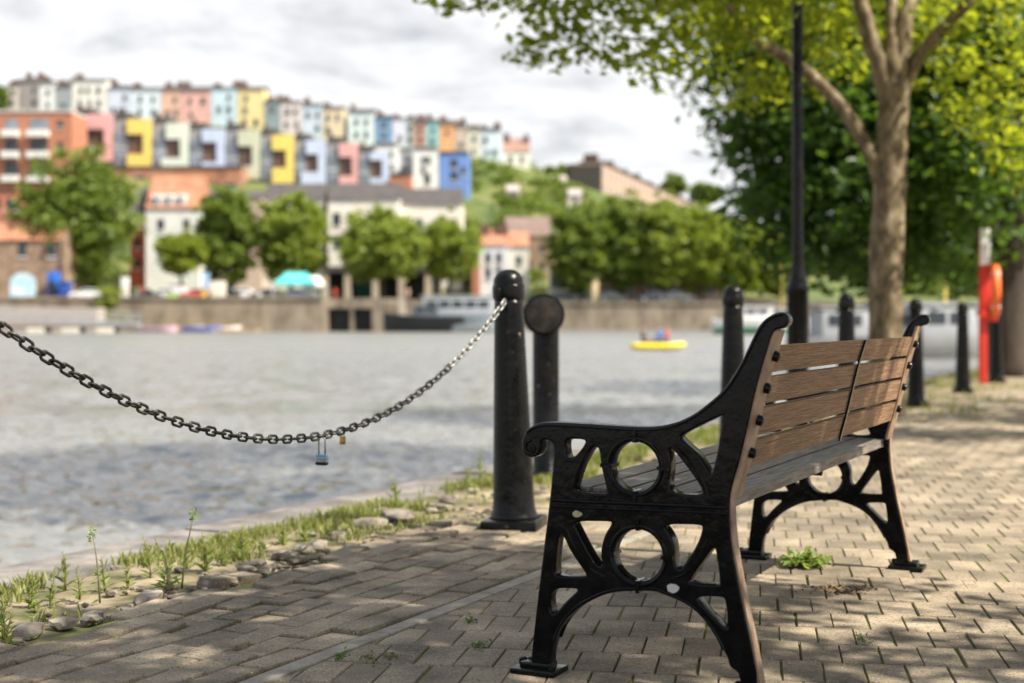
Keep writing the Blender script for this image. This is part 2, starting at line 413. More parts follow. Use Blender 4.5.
# water
WZ = -.75
def water_mat():
    m = bpy.data.materials.new('harbour_water'); m.use_nodes = True; nt = m.node_tree; n = nt.nodes; L = nt.links
    b = n['Principled BSDF']; b.inputs['Base Color'].default_value = (.165, .165, .15, 1); b.inputs['IOR'].default_value = 2.2; b.inputs['Specular IOR Level'].default_value = .8
    geo = n.new('ShaderNodeNewGeometry'); prev = None
    sx = n.new('ShaderNodeSeparateXYZ'); L.new(geo.outputs['Position'], sx.inputs[0])      # roughness rises farther out, standing for ripples too fine to model
    mr = n.new('ShaderNodeMapRange'); L.new(sx.outputs['Y'], mr.inputs[0]); mr.inputs[1].default_value = 12; mr.inputs[2].default_value = 95; mr.inputs[3].default_value = .05; mr.inputs[4].default_value = .34
    L.new(mr.outputs[0], b.inputs['Roughness'])
    for sc, dist, stx in ((.9, .16, .8), (2.6, .09, .75), (7.5, .02, .8)):
        mp = n.new('ShaderNodeMapping'); mp.inputs['Scale'].default_value = (stx, 1.05, 1); mp.inputs['Rotation'].default_value = (0, 0, .25); L.new(geo.outputs['Position'], mp.inputs['Vector'])
        t = n.new('ShaderNodeTexNoise'); t.inputs['Scale'].default_value = sc; t.inputs['Detail'].default_value = 2.5; t.inputs['Distortion'].default_value = .5
        L.new(mp.outputs[0], t.inputs['Vector'])
        bp = n.new('ShaderNodeBump'); bp.inputs['Strength'].default_value = 1; bp.inputs['Distance'].default_value = dist
        L.new(t.outputs['Fac'], bp.inputs['Height'])
        if prev: L.new(prev.outputs[0], bp.inputs['Normal'])
        prev = bp
    L.new(prev.outputs[0], b.inputs['Normal']); return m
wt = MB()
def ripples(X0, X1, Y0, Y1, st, lim, fn, ex, e0, e1):    # a rectangle of modelled ripples, flat along its rim
    nx, ny = int(round((X1 - X0) / st)), int(round((Y1 - Y0) / st)); vs = []
    for j in range(ny + 1):
        y = Y0 + (Y1 - Y0) * j / ny
        for i in range(nx + 1):
            x = X0 + (X1 - X0) * i / nx
            e = min(1, (x - X0) / ex, (X1 - x) / ex, (y - Y0) / e0, (Y1 - y) / e1)
            vs.append((x, y, WZ + (fn(x, y) * e if e > 0 and toQ((x, y))[1] > lim else 0)))
    wt.add(vs, [(j * (nx + 1) + i, j * (nx + 1) + i + 1, (j + 1) * (nx + 1) + i + 1, (j + 1) * (nx + 1) + i) for j in range(ny) for i in range(nx)])
def near_h(x, y): return (.020 * mnoise.noise(Vector((x * 6.3, y * 5.2 - x, 11.))) + .030 * mnoise.noise(Vector((x * 1.0, y * 1.3, 1.))) + .040 * mnoise.noise(Vector((x * 2.0 + .5 * y, y * 2.7, 7.))) + .032 * mnoise.noise(Vector((x * 4.0, y * 4.6 + x, 3.))))
def mid_h(x, y): return .07 * mnoise.noise(Vector((x * .7 + .2 * y, y * .8, 2.))) + .075 * mnoise.noise(Vector((x * 1.5, y * 1.6 + .4 * x, 5.))) + .035 * mnoise.noise(Vector((x * 3.1, y * 2.6, 9.)))
ripples(-11.5, 5.5, 4., 25., .048, .9, near_h, 2, 1, 2)
ripples(-34., 16., 25., 92., .17, 1.5, mid_h, 3, 1.5, 12)
for a, b, c, d in ((-500, -34, -120, 420), (16, 500, -120, 420), (-34, 16, -120, 4), (-34, -11.5, 4, 25), (5.5, 16, 4, 25), (-34, 16, 92, 420)):
    wt.add([(a, c, WZ), (b, c, WZ), (b, d, WZ), (a, d, WZ)], [(0, 1, 2, 3)])
tag(wt.build('water', water_mat(), smooth=True), kind='structure')

# ------------------------------------------------------------------ bench
FA = Vector((.062, 3.39, 0)); AX = Vector((.9, -.434, 0)).normalized(); BL = 1.86
BD = Vector((.434, .9, 0)).normalized()
def uz(px, py):
    k = (px - CX) / F
    u = (FA.y * k - FA.x) / (AX.x - AX.y * k); Y = FA.y + AX.y * u
    return (u, CH - (py - HY) / F * Y)
def UZ(l): return [uz(*p) for p in l]
def bp_(u, z, t): p = FA + AX * u + BD * t; return Vector((p.x, p.y, z))
bench = empty('park_bench', FA + AX * .27 + BD * (BL / 2), 'slatted wooden park bench with black ornate iron ends facing the water', 'bench')
rear_edge = [(773.5, 330), (767, 352), (759, 378), (750, 417), (741, 458), (733, 484), (729.5, 500), (730.5, 533), (735.4, 566), (743, 605), (752, 646), (760, 690)]
outer = [(529.5, 674), (530.3, 664), (534.7, 620), (543.7, 545), (549.6, 498), (554, 450), (553, 443), (548, 439.5), (541, 440), (541, 450), (537, 456), (530, 458), (523.5, 454), (521, 446),
         (522.5, 437), (527, 429.5), (534, 424.5), (544, 422), (563, 422.6), (605, 425), (637, 427.2), (656, 426.6), (668, 424.5), (680, 421), (695, 413.5), (709, 403), (726, 388), (741, 365), (750, 346), (759, 327), (766, 318),
         (774, 313), (782.7, 311.5), (788.5, 316), (788.5, 323.7), (783, 328.5)] + rear_edge + \
        [(741, 690), (739, 676), (737, 672), (729, 667), (727.5, 658), (723.5, 651), (716, 637), (701, 616), (683.4, 602.6), (662.6, 594.5), (654, 591.2), (634, 591.2), (612, 592.4), (597, 597.5), (577, 608), (560, 625.7), (553, 642), (550, 655), (549.6, 674)]
holes = [
    [(549.6, 588.5), (575, 588.5), (578, 590.5), (566, 601), (555.5, 614), (550, 613)],
    [(558, 533), (563, 535), (570, 552), (586, 574), (585, 576.5), (557, 576.5), (554.5, 572)],
    [(573, 521.4), (609, 521.4), (612, 523), (604, 535), (600, 551), (602, 566), (597, 566), (585.3, 546), (576.4, 528.6)],
    [(662, 524.4), (700, 524.6), (702.5, 528), (697, 545), (684, 565), (678, 571), (673.5, 561), (674.5, 546), (669.5, 533.5)],
    [(713, 547), (715.8, 550), (720, 583), (717.6, 585.5), (690, 583.5), (689, 580), (703, 561)],
    [(698, 596.4), (722, 597), (725.3, 600), (727.8, 627), (725, 629), (710, 614), (698, 600.4)],
    [(566, 439), (584, 439.2), (585.5, 443), (575, 457), (567, 459), (565, 446)],
    [(593, 446.5), (599, 447.5), (600.5, 466), (607, 491), (604.5, 494.4), (575.5, 492), (574.5, 488), (579, 472), (586, 456)],
    [(668.5, 447.5), (671.5, 464), (667.5, 494), (703, 495.4), (701, 487), (686, 466), (673.5, 450.5)],
    [(680, 435), (722.5, 414), (723.6, 419), (712.5, 474.5), (709, 472), (697.4, 453), (680.5, 438.5)],
]
def circ(cu, cz, r, k=36): return [(cu + r * math.cos(2 * math.pi * i / k), cz + r * math.sin(2 * math.pi * i / k)) for i in range(k)]
c1 = uz(637.8, 555.5); c2 = uz(634.6, 466.7); cr1, cr2 = .0595, .0575
def end_frame(t0):
    out2 = chaikin(UZ(outer), 2)
    hl = [chaikin(UZ(h), 2) for h in holes] + [circ(*c1, cr1), circ(*c2, cr2)]
    T = .040; m = MB()
    vs, fs = plate(out2, hl, T, .0045)
    m.add([bp_(v.x, v.y, t0 + T / 2 + v.z) for v in vs], fs)
    def loop(pts, r, dt=0., seg=8): 
        for tt in (t0 - dt, t0 + T + dt): m.tube([bp_(a, b, tt) for a, b in pts], r, seg)
    for c, r in ((c1, cr1), (c2, cr2)):           # raised ring round each circle, with four collars
        pts = circ(c[0], c[1], r + .009, 40)
        for tt in (t0, t0 + T): m.tube([bp_(a, b, tt) for a, b in pts], .0042, 8, closed=True)
        for an in (0, 90, 180, 270):
            a, b = c[0] + (r + .011) * math.cos(R(an)), c[1] + (r + .011) * math.sin(R(an))
            dr = Vector((math.cos(R(an)), math.sin(R(an))))
            m.prism([(a + dr.x * p - dr.y * q, b + dr.y * p + dr.x * q) for p, q in ((-.013, -.0045), (.016, -.0045), (.016, .0045), (-.013, .0045))], bp_, t0 - .0045, t0 + T + .0045)
    loop(UZ([(553, 500), (590, 502), (640, 504), (690, 506), (726, 508)]), .0045)
    loop(UZ([(552, 506), (590, 508), (640, 510), (690, 512), (727, 514)]), .003)
    top = [p for p in outer[15:33]]
    rail = [(a, b - .006) for a, b in UZ(top)]
    loop(chaikin(rail, 1, False), .0045)
    a = UZ([(531, 448)])[0]                      # volute at the arm's end
    loop([(a[0] + (.019 - .0017 * k) * math.cos(1.6 + k * .75), a[1] + (.019 - .0017 * k) * math.sin(1.6 + k * .75)) for k in range(11)], .004, .001)
    arch = UZ([(554, 640), (561, 623), (577, 605.5), (597, 595), (612, 590), (634, 588.6), (654, 588.6), (663, 592), (683, 600), (701, 613), (716, 634), (724, 650)])
    loop(chaikin(arch, 1, False), .0035)
    for rib in ([(566, 529), (574, 548), (590, 570), (605, 577)], [(708, 539), (699, 560), (686, 574), (672, 579)], [(572, 488), (577, 470), (588, 450), (593, 443)], [(676, 446), (690, 460), (704, 484), (707, 494)]):
        loop(chaikin(UZ(rib), 1, False), .0035, -.001)
    for uc in (-.003, .533):                      # bolted foot pads
        M = Matrix(((AX.x, BD.x, 0, bp_(uc, 0, t0 + T / 2).x), (AX.y, BD.y, 0, bp_(uc, 0, t0 + T / 2).y), (0, 0, 1, 0), (0, 0, 0, 1)))
        m.bbox(-.06, .055, -.045, .045, .002, .018, .005, M); m.bbox(-.042, .034, -.028, .028, .016, .032, .006, M)
        m.lathe([(.011, .02), (.011, .032), (.006, .036), (0, .036)], 8, M @ Matrix.Translation((-.045, 0, 0)))
    o = m.build('end_frame', BLACK, bench, auto=35)
    if t0 < .5:
        for px_, py_, w_, h_, mt_, nm in ((673, 588.5, .016, .011, paint((.62, .60, .56)), 'paper_label'), (577.5, 514, .013, .008, mat('lichen_patch', [(.30, .26, .13), (.5, .46, .3)], .9, scale=90), 'lichen_patch')):
            a, b = uz(px_, py_); k_ = MB(); k_.prism([(a + w_ * math.cos(q) * rnd.uniform(.8, 1.1), b + h_ * math.sin(q) * rnd.uniform(.8, 1.1)) for q in [i * math.pi / 7 + .2 for i in range(14)]], bp_, t0 - .0022, t0 + .003); k_.build(nm, mt_, o)
    fl = MB()                                     # rear flange the back slats are bolted to, rust and grazing sun put into its brown
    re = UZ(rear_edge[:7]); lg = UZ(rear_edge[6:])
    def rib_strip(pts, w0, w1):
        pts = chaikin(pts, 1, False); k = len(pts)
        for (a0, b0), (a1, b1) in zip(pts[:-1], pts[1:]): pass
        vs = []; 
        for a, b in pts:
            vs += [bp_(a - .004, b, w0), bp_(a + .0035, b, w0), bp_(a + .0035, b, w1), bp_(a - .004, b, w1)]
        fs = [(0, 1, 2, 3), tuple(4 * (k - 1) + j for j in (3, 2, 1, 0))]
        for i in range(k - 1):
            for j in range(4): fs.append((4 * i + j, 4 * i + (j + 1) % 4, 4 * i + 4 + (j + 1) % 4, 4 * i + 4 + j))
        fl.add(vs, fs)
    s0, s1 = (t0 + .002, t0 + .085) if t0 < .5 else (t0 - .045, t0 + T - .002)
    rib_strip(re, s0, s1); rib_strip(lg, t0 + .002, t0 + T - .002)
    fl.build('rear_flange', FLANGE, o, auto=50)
    for zz in BZ:
        u = back_u(zz) + .010; bm_ = MB(); c = bp_(u, zz, (s0 + s1) / 2 + (.012 if t0 < .5 else -.012))
        Mx = Matrix.Translation(c) @ Vector((AX.x * .968, AX.y * .968, -.25)).to_track_quat('Z', 'Y').to_matrix().to_4x4()
        bm_.lathe([(.0125, -.012), (.0125, .002), (.010, .007), (.005, .009), (0, .009)], 12, Mx)
        bm_.build('bolt', BLACK, o, auto=40)
    return o
zr = [uz(x, y) for x, y in rear_edge[:7]]
def back_u(z):
    for (a0, b0), (a1, b1) in zip(zr[:-1], zr[1:]):
        if b1 <= z <= b0: return a1 + (a0 - a1) * (z - b1) / (b0 - b1)
    return zr[0][0] if z > zr[0][1] else zr[-1][0]
SLZ = [(.729, .790), (.657, .718), (.583, .646), (.509, .571)]
BZ = [(a + b) / 2 + .006 for a, b in SLZ]
end_frame(0.); end_frame(BL - .04)
def board(mb, prof, t0, t1, b=.003):              # prof: rectangle corner (u,z) list of the cross-section
    vs, fs = plate(prof, [], t1 - t0, b)
    mb.add([bp_(v.x, v.y, (t0 + t1) / 2 + v.z) for v in vs], fs)
for (za, zb) in SLZ:
    u0, u1 = back_u(za), back_u(zb); th = .024; m = MB()
    board(m, [(u0 - th - .001, za), (u0 - .001, za), (u1 - .001, zb), (u1 - th - .001, zb)], .045, BL - .045)
    m.build('back_slat', SLAT, bench, auto=40)
uc = [(.045, .118), (.126, .199), (.207, .280), (.288, .361), (.369, .455)]
for a, b in uc:
    m = MB(); za = .455 - .012 * (a / .46) - .001; zb = .455 - .012 * (b / .46)
    board(m, [(a, za - .026), (b, zb - .026), (b, zb), (a, za)], .034, BL - .034)
    m.build('seat_slat', SEATW, bench, auto=40)
m = MB(); sw = .009                                # middle strap behind the back slats and under the seat
zz = [.79, .73, .66, .59, .50]
pts = [(back_u(z) + .002, z) for z in zz]
for (a0, b0), (a1, b1) in zip(pts[:-1], pts[1:]):
    m.prism([(a0, b0), (a0 + .005, b0), (a1 + .005, b1), (a1, b1)], bp_, BL * .54 - sw, BL * .54 + sw)
m.build('middle_strap', BLACK, bench)
m = MB(); m.tube([bp_(.05, .418, BL * .54), bp_(.25, .413, BL * .54), bp_(.44, .408, BL * .54)], .011, 8); m.build('seat_brace', BLACK, bench, smooth=True)

# ------------------------------------------------------------------ bollards, chain, padlocks
def make_bollard():
    r = empty('bollard', (0, 0, 0), '', 'bollard', 'black iron bollards along the quay edge')
    m = MB(); m.bbox(-.115, .115, -.115, .115, -.03, .05, .012, Matrix.Rotation(R(-14) - QA, 4, 'Z')); m.build('base_plate', BLACKW, r, local=True, auto=40)
    m = MB(); m.lathe([(.102, .05), (.096, .06), (.087, .085), (.0835, .12), (.081, .2), (.070, .55), (.0585, .905), (.0585, .93)], 32)
    m.build('shaft', BLACKW, r, local=True, smooth=True)
    m = MB(); m.lathe([(.0585, .925), (.064, .935), (.0655, .945), (.0655, .975), (.064, .985), (.060, .99), (.0605, 1.0), (.058, 1.014), (.048, 1.033), (.032, 1.045), (.014, 1.050), (0, 1.051)], 32)
    c = m.build('cap', BLACKW, r, local=True, smooth=True)
    for sg in (-1, 1):
        m = MB(); m.tube([(sg * (.070 + .017 * math.cos(a)), 0, .957 + .017 * math.sin(a)) for a in [i * math.pi / 6 for i in range(12)]], .005, 8, closed=True)
        m.build('eye', BLACKW, c, local=True, smooth=True)
    return r
blab = {0: 'worn black iron bollard holding the far left end of the sagging chain',
        1: 'large worn black bollard with domed cap in front, holding the chain beside the bench',
        2: 'black bollard seen just left of the bench armrest and its curled back top',
        3: 'black bollard standing between the lamp post and the mottled tree trunk',
        4: 'black bollard right after the mottled tree trunk, behind the far bench end',
        5: 'black bollard standing left of the red life ring post',
        6: 'black bollard close behind the orange life ring on its red post',
        7: 'last black bollard beside the dark rear tree trunk'}
bol = make_bollard()
for i in range(8):
    o = bol if i == 0 else copy_tree(bol)
    o.location = Q((i - 1) * 2.95, 0); o.rotation_euler = (0, R(-1.4) if i == 1 else R(rnd.uniform(-.8, .8)), QA + R(90 * 0) if i != 1 else R(-2))
    if i == 1: o.rotation_euler = (Matrix.Rotation(R(-1.45), 3, 'Y') @ Matrix.Rotation(QA, 3, 'Z')).to_euler()
    o['label'] = blab[i]
bol.rotation_euler = (0, 0, QA)

ch = empty('chain', Q(-1.45, 0), 'sagging steel chain of oval links hung between two black bollards', 'chain')
def zc(t): return .482 + (.236 if t < 1.45 else .218) * (t - 1.45) ** 2
pts = []; t = .085
while t < 2.87:
    pts.append(Vector(Q(-t, 0, zc(t)))); sl = (.46 * (t - 1.45)); t += .0372 / math.sqrt(1 + sl * sl)
m = MB(); k = 16; a, b = .0175, .0095
m.tube([((a if math.cos(q) > 0 else -a) * (1 if abs(math.cos(q)) > 1e-6 else 0) * .62 + b * 1.15 * math.cos(q), b * 1.15 * math.sin(q), 0) for q in [2 * math.pi * (i + .5) / k for i in range(k)]], 0.0041, 8, closed=True)
def link_bits():
    return m.build('link', [LINK, STEEL], ch, local=True, smooth=True)
l0 = link_bits()
l1 = l0.copy(); l1.data = l0.data.copy(); l1.data.materials.clear(); l1.data.materials.append(STEEL)
for i in range(len(pts) - 1):
    src = l1 if i < 14 else l0  # lighter steel on the sunlit end: sun and shade put into the colour
    o = l0 if i == 20 else src.copy()
    if i != 20: COL.objects.link(o)
    o.parent = ch
    d = (pts[i + 1] - pts[i]).normalized(); side = Vector((0, 0, 1)).cross(d).normalized(); up = d.cross(side)
    tw = (0 if i % 2 else 90) + rnd.uniform(-9, 9)
    y = side * math.cos(R(tw)) + up * math.sin(R(tw)); z = d.cross(y)
    Mt = Matrix((d, y, z)).transposed().to_4x4(); Mt.translation = (pts[i] + pts[i + 1]) / 2 - ch.location
    o.matrix_local = Mt

def padlock(name, t, w, h, shackle, body, label, grp):
    top = Q(-t, 0, zc(t) - .004); r = empty(name, top, label, 'padlock', grp)
    m = MB(); hw = w * .32
    pth = [(-hw, -shackle), (-hw, -.012)] + [(-hw * math.cos(a), -.012 + (hw if hw < .02 else .018) * math.sin(a)) for a in [i * math.pi / 8 for i in range(1, 8)]] + [(hw, -.012), (hw, -shackle)]
    X = Vector((.94, -.34, 0))
    m.tube([top + X * a + Vector((0, 0, b)) for a, b in pth], w * .075, 8); m.build('shackle', STEEL, r, smooth=True)
    Mt = Matrix.Translation(top + Vector((0, 0, -shackle))) @ Matrix.Rotation(math.atan2(-.34, .94), 4, 'Z')
    b = MB(); b.bbox(-w / 2, w / 2, -w * .22, w * .22, -h, .004, w * .07, Mt); o = b.build('lock_body', body, r, auto=40)
    if h > .025:
        for i in range(3):
            b = MB(); b.bbox(-w / 2 - .0012, w / 2 + .0012, -w * .22 - .0012, w * .22 + .0012, -h * (.24 + .28 * i) - .0035, -h * (.24 + .28 * i) + .0035, .001, Mt)
            b.build('band', STEEL if i < 2 else BLACK, o)
padlock('padlock', 1.39, .035, .030, .06, BLUEP, 'blue and grey padlock with long shackle hanging from the chain', 'padlocks on the chain')
padlock('padlock', 1.27, .019, .022, .018, BRASS, 'tiny brass padlock hanging right beside the long-shackled one', 'padlocks on the chain')

# disc-headed mooring post
mp = empty('mooring_post', (.17, 7.75, 0), 'worn black round-headed iron post behind the front bollard', 'mooring post')
m = MB(); m.lathe([(.085, -.03), (.085, .01), (.072, .02), (.0725, .5), (.072, .80), (.066, .86)], 28, Matrix.Translation((.185, 7.77, 0))); m.build('post', BLACKW, mp, smooth=True)
m = MB(); Mh = Matrix.Translation((.166, 7.75, .872)) @ Vector((.05, -1, .02)).to_track_quat('Z', 'Y').to_matrix().to_4x4()
m.lathe([(0, -.13), (.10, -.13), (.107, -.123), (.107, .075), (.113, .08), (.113, .105), (.107, .112), (.09, .115), (0, .115)], 36, Mh); dh = m.build('disc_head', BLACKW, mp, auto=35)
m = MB(); m.lathe([(0, .1152), (.096, .1152), (.096, .1175), (.088, .119), (0, .119)], 36, Mh); m.build('face_plate', mat('rusty_black_plate', [(.007, .007, .007), (.016, .014, .0125), (.035, .026, .02)], .6, scale=18, bump=.6, bscale=60, spec=.2), dh, auto=35)

# lamp post
lp = empty('lamp_post', (2.31, 11.5, 0), 'tall slim black lamp post with thicker base left of the mottled tree', 'lamp post')
T_ = Matrix.Translation((2.31, 11.5, 0))
m = MB(); m.lathe([(.13, -.03), (.13, .03), (.10, .05), (.088, .08), (.086, 1.07), (.092, 1.08), (.092, 1.10), (.084, 1.12), (.068, 1.17), (.055, 1.24), (.052, 1.28)], 28, T_); m.build('base_column', BLACKW, lp, auto=40)
m = MB(); m.lathe([(.043, 1.26), (.043, 4.4), (.056, 4.41), (.056, 4.45), (.04, 4.47), (.03, 4.6)], 24, T_)
for z in (1.42, 2.86): m.lathe([(.0425, z), (.05, z + .005), (.05, z + .035), (.0425, z + .04)], 24, T_)
m.build('shaft', BLACKW, lp, auto=40)
m = MB(); m.lathe([(.05, 4.6), (.13, 5.0), (.13, 5.02), (.15, 5.03), (.05, 5.2), (.02, 5.3), (0, 5.3)], 8, T_); m.build('lantern', BLACKW, lp)

# life ring post
lx, ly = 6.16, 18.6
lb = empty('life_ring_post', (lx, ly, 0), 'bright red post with white sign top, standing at the quay edge', 'safety post')
m = MB(); m.bbox(lx - .05, lx + .05, ly - .04, ly + .04, -.03, 1.98, .008); m.bbox(lx - .045, lx + .10, ly - .05, ly - .042, 1.0, 1.55, .003); m.bbox(lx + .0, lx + .16, ly - .1, ly - .05, .82, .90, .01); m.build('post', RED, lb, auto=40)
m = MB(); m.bbox(lx - .055, lx + .075, ly - .062, ly - .043, 1.56, 2.03, .004); m.build('sign_panel', WHITE, lb, auto=40)
lr = MB(); Ml = Matrix.Translation((lx + .115, ly - .12, 1.22)) @ Matrix.Rotation(R(75), 4, 'Z') @ Matrix.Rotation(R(90), 4, 'X')
lr.tube([Ml @ Vector((.29 * math.cos(a), .30 * math.sin(a), 0)) for a in [2 * math.pi * i / 32 for i in range(32)]], .055, 12, closed=True)
o = lr.build('life_ring', ORANGE, smooth=True); tag(o, 'orange life ring hanging on the red post', 'life ring')
for q in (45, 135, 225, 315):
    m = MB(); a = R(q); m.tube([Ml @ Vector((.29 * math.cos(a + e), .29 * math.sin(a + e), 0)) for e in (-.1, 0, .1)], .0575, 12)
    m.build('band', WHITE, o, smooth=True)

# ------------------------------------------------------------------ near trees
def limb(mb, pts, r0, r1, wob=.02, seg=12):
    pts = [Vector(p) for p in pts]; out = []
    for i in range(len(pts) - 1):
        for k in range(4):
            t = k / 4; p0 = pts[max(i - 1, 0)]; p1 = pts[i]; p2 = pts[i + 1]; p3 = pts[min(i + 2, len(pts) - 1)]
            p = .5 * ((2 * p1) + (p2 - p0) * t + (2 * p0 - 5 * p1 + 4 * p2 - p3) * t * t + (3 * p1 - p0 - 3 * p2 + p3) * t ** 3); out.append(p)
    out.append(pts[-1]); k = len(out)
    mb.tube([p + Vector((rnd.uniform(-wob, wob), rnd.uniform(-wob, wob), 0)) * .5 for p in out], [(r0 + (r1 - r0) * i / (k - 1)) * rnd.uniform(.96, 1.05) for i in range(k)], seg)
    return out
def clump_leaves(mb, clumps, per, size, flat=.5, spread=.5):
    P = []
    for c, r, f in clumps:
        k = max(3, int(per * f)); q = npr.normal(size=(k, 3)) * spread * np.array([r, r, r * .62]); P.append(q + np.array(c)[None])
    P = np.concatenate(P); mb.leaves(P, size, npr, flat=flat)
def ell_clumps(c, rad, k, r, zmin=-9, shell=.55, f=1., keep=None):
    out = []
    while len(out) < k:
        d = npr.normal(size=3); d /= np.linalg.norm(d); q = shell + (1 - shell) * npr.rand()
        p = (c[0] + d[0] * rad[0] * q, c[1] + d[1] * rad[1] * q, c[2] + d[2] * rad[2] * q)
        if p[2] < zmin or (keep and not keep(p)): continue
        out.append((p, r * npr.uniform(.7, 1.3), f))
    return out

Y1 = 12.5
t1 = empty('maple_tree', W(887, 412, Y1) * 1 + Vector((0, 0, -.02)), 'tree with mottled brown trunk and bright overhanging leaves behind the bench', 'tree')
t1.location.z = 0
m = MB()
tr = [W(888, 430, Y1), W(886, 380, Y1), W(886, 300, Y1), W(888, 225, Y1), W(891, 160, Y1), W(893, 110, Y1), W(894, 80, Y1)]
tr[0].z = -.05
m_pts = limb(m, tr, .158, .128, .012, 18)
limb(m, [W(890, 110, Y1), W(880, 70, Y1), W(868, 30, Y1), W(856, -20, Y1), W(840, -110, Y1), W(830, -220, Y1 - .3)], .088, .045)
limb(m, [W(897, 110, Y1), W(900, 60, Y1), W(905, 20, Y1), W(918, -30, Y1 + .2), W(930, -160, Y1 + .5), W(925, -300, Y1 + .7)], .092, .04)
limb(m, [W(902, 95, Y1), W(915, 62, Y1), W(940, 32, Y1 - .2), W(972, 0, Y1 - .4), W(1020, -40, Y1 - .7), W(1100, -110, Y1 - 1)], .066, .035)
limb(m, [W(893, 95, Y1), W(893, 40, Y1), W(890, -20, Y1 + .3), W(885, -140, Y1 + .8)], .075, .04)
limb(m, [W(880, 180, Y1), W(868, 150, Y1), W(850, 118, Y1), W(825, 88, Y1), W(790, 60, Y1 - .2), W(760, 42, Y1 - .4), W(738, 20, Y1 - .5), (W(716, -20, Y1 - .7)), W(690, -70, Y1 - 1)], .068, .03)
limb(m, [W(856, -20, Y1), W(800, -60, Y1 - .6), W(720, -70, Y1 - 1.2), W(640, -50, Y1 - 1.6), W(570, -15, Y1 - 1.8), W(520, 12, Y1 - 1.8)], .05, .012)
limb(m, [W(640, -50, Y1 - 1.6), W(560, -45, Y1 - 1.7), W(500, -10, Y1 - 1.7), W(470, 8, Y1 - 1.7), W(440, 4, Y1 - 1.7)], .02, .007)
m.build('trunk', BARK, t1, smooth=True)
cl = ell_clumps((2.9, 12.2, 6.1), (3.7, 3.6, 3.0), 640, .5, zmin=3.3, keep=lambda p: (p[1] > 12.7 or p[2] > 4.0) and (p[0] < 3.3 or (p[1] > 13.4 and p[0] < 4.6)))
fringe = []
def fr(x, y, Y, r, f=1.): fringe.append((tuple(W(x, y, Y)), r, f))
for x, y in ((450, 0), (478, -4), (505, -2), (530, 15), (528, 45), (545, 62), (552, 30), (560, 8), (575, 22), (590, 45), (612, 58), (618, 30), (600, 8), (640, 55), (655, 75), (660, 40), (640, 18),
             (680, 60), (700, 72), (690, 30), (670, 8), (715, 50), (730, 25), (745, 40), (740, 5), (760, 20), (775, 5), (560, -25), (620, -20), (690, -25), (750, -30), (540, 0), (580, -8), (630, -5), (655, 0), (705, 0)):
    fr(x, y, Y1 - 1.7 + rnd.uniform(-.5, .5), .20, .42)
for x, y in ((780, 50), (800, 20), (820, 45), (835, 10), (850, 60), (810, 80), (775, 90), (760, 70), (740, 95), (850, 30), (925, 45), (940, 75), (960, 60), (975, 95), (1000, 75), (1015, 110), (990, 130),
             (960, 20), (1000, 25), (1020, 50), (985, 0), (940, 5), (1020, 5), (1010, 150), (1035, 170), (960, 110), (1030, 120), (1040, 90), (930, 20)):
    fr(x, y, Y1 + (rnd.uniform(.4, 1.8) if x < 940 else rnd.uniform(-1.2, .8)), .28, .6)
cr = MB(); clump_leaves(cr, cl, 70, .125); clump_leaves(cr, fringe, 105, .10)
cr.build('crown', LEAF1, t1)

def big_tree(name, base, label, trunk_pts, r0, r1, limbs, clumps, per, size, leafm, barkm, group=None, spread=.5):
    t = empty(name, base, label, 'tree', group); m = MB(); limb(m, trunk_pts, r0, r1, .02, 16)
    for l, a, b in limbs: limb(m, l, a, b)
    m.build('trunk', barkm, t, smooth=True)
    c = MB(); clump_leaves(c, clumps, per, size, spread=spread); c.build('crown', leafm, t); return t
b2 = Vector((7.35, 21, 0))
c2_ = ell_clumps((6.35, 21.2, 4.5), (3.6, 3.4, 3.9), 640, .6, zmin=1.35, shell=.35, keep=lambda p: not (p[0] > 6.8 and p[2] < 4.3 and p[1] < 21.2) and p[2] > 1.45 + .3 * math.sin(p[0] * 3.1) + .15 * math.sin(p[0] * 7))
c2_ += ell_clumps((4.25, 20.8, 4.1), (1.45, 1.5, 2.7), 150, .5, zmin=1.5, shell=.2, keep=lambda p: p[0] > 2.6 + max(0, 3.4 - p[2]) * .35)
c2_ += [((x_, 20.6 + rnd.uniform(-.8, .8), rnd.uniform(1.45, 2.6)), .5, .8) for x_ in np.arange(4.2, 6.6, .09)]
big_tree('dense_tree', b2, 'dense dark green tree with low hanging crown over the bollards', [b2 + Vector((0, 0, -.1)), b2 + Vector((-.05, 0, 1.2)), b2 + Vector((.1, 0, 2.4)), b2 + Vector((.0, .2, 4.6)), b2 + Vector((-.3, .2, 6.4))], .30, .14,
         [([b2 + Vector((0, 0, 1.9)), b2 + Vector((-.8, -.2, 2.6)), b2 + Vector((-1.8, -.3, 3.1)), b2 + Vector((-3, -.4, 3.4))], .12, .03),
          ([b2 + Vector((.05, 0, 2.3)), b2 + Vector((.8, 0, 3.4)), b2 + Vector((1.8, -.2, 4.6))], .13, .04),
          ([b2 + Vector((0, 0, 2.8)), b2 + Vector((-1, .6, 4)), b2 + Vector((-2.2, .9, 5.2))], .13, .04)],
         c2_, 54, .19, LEAF2, BARKD)
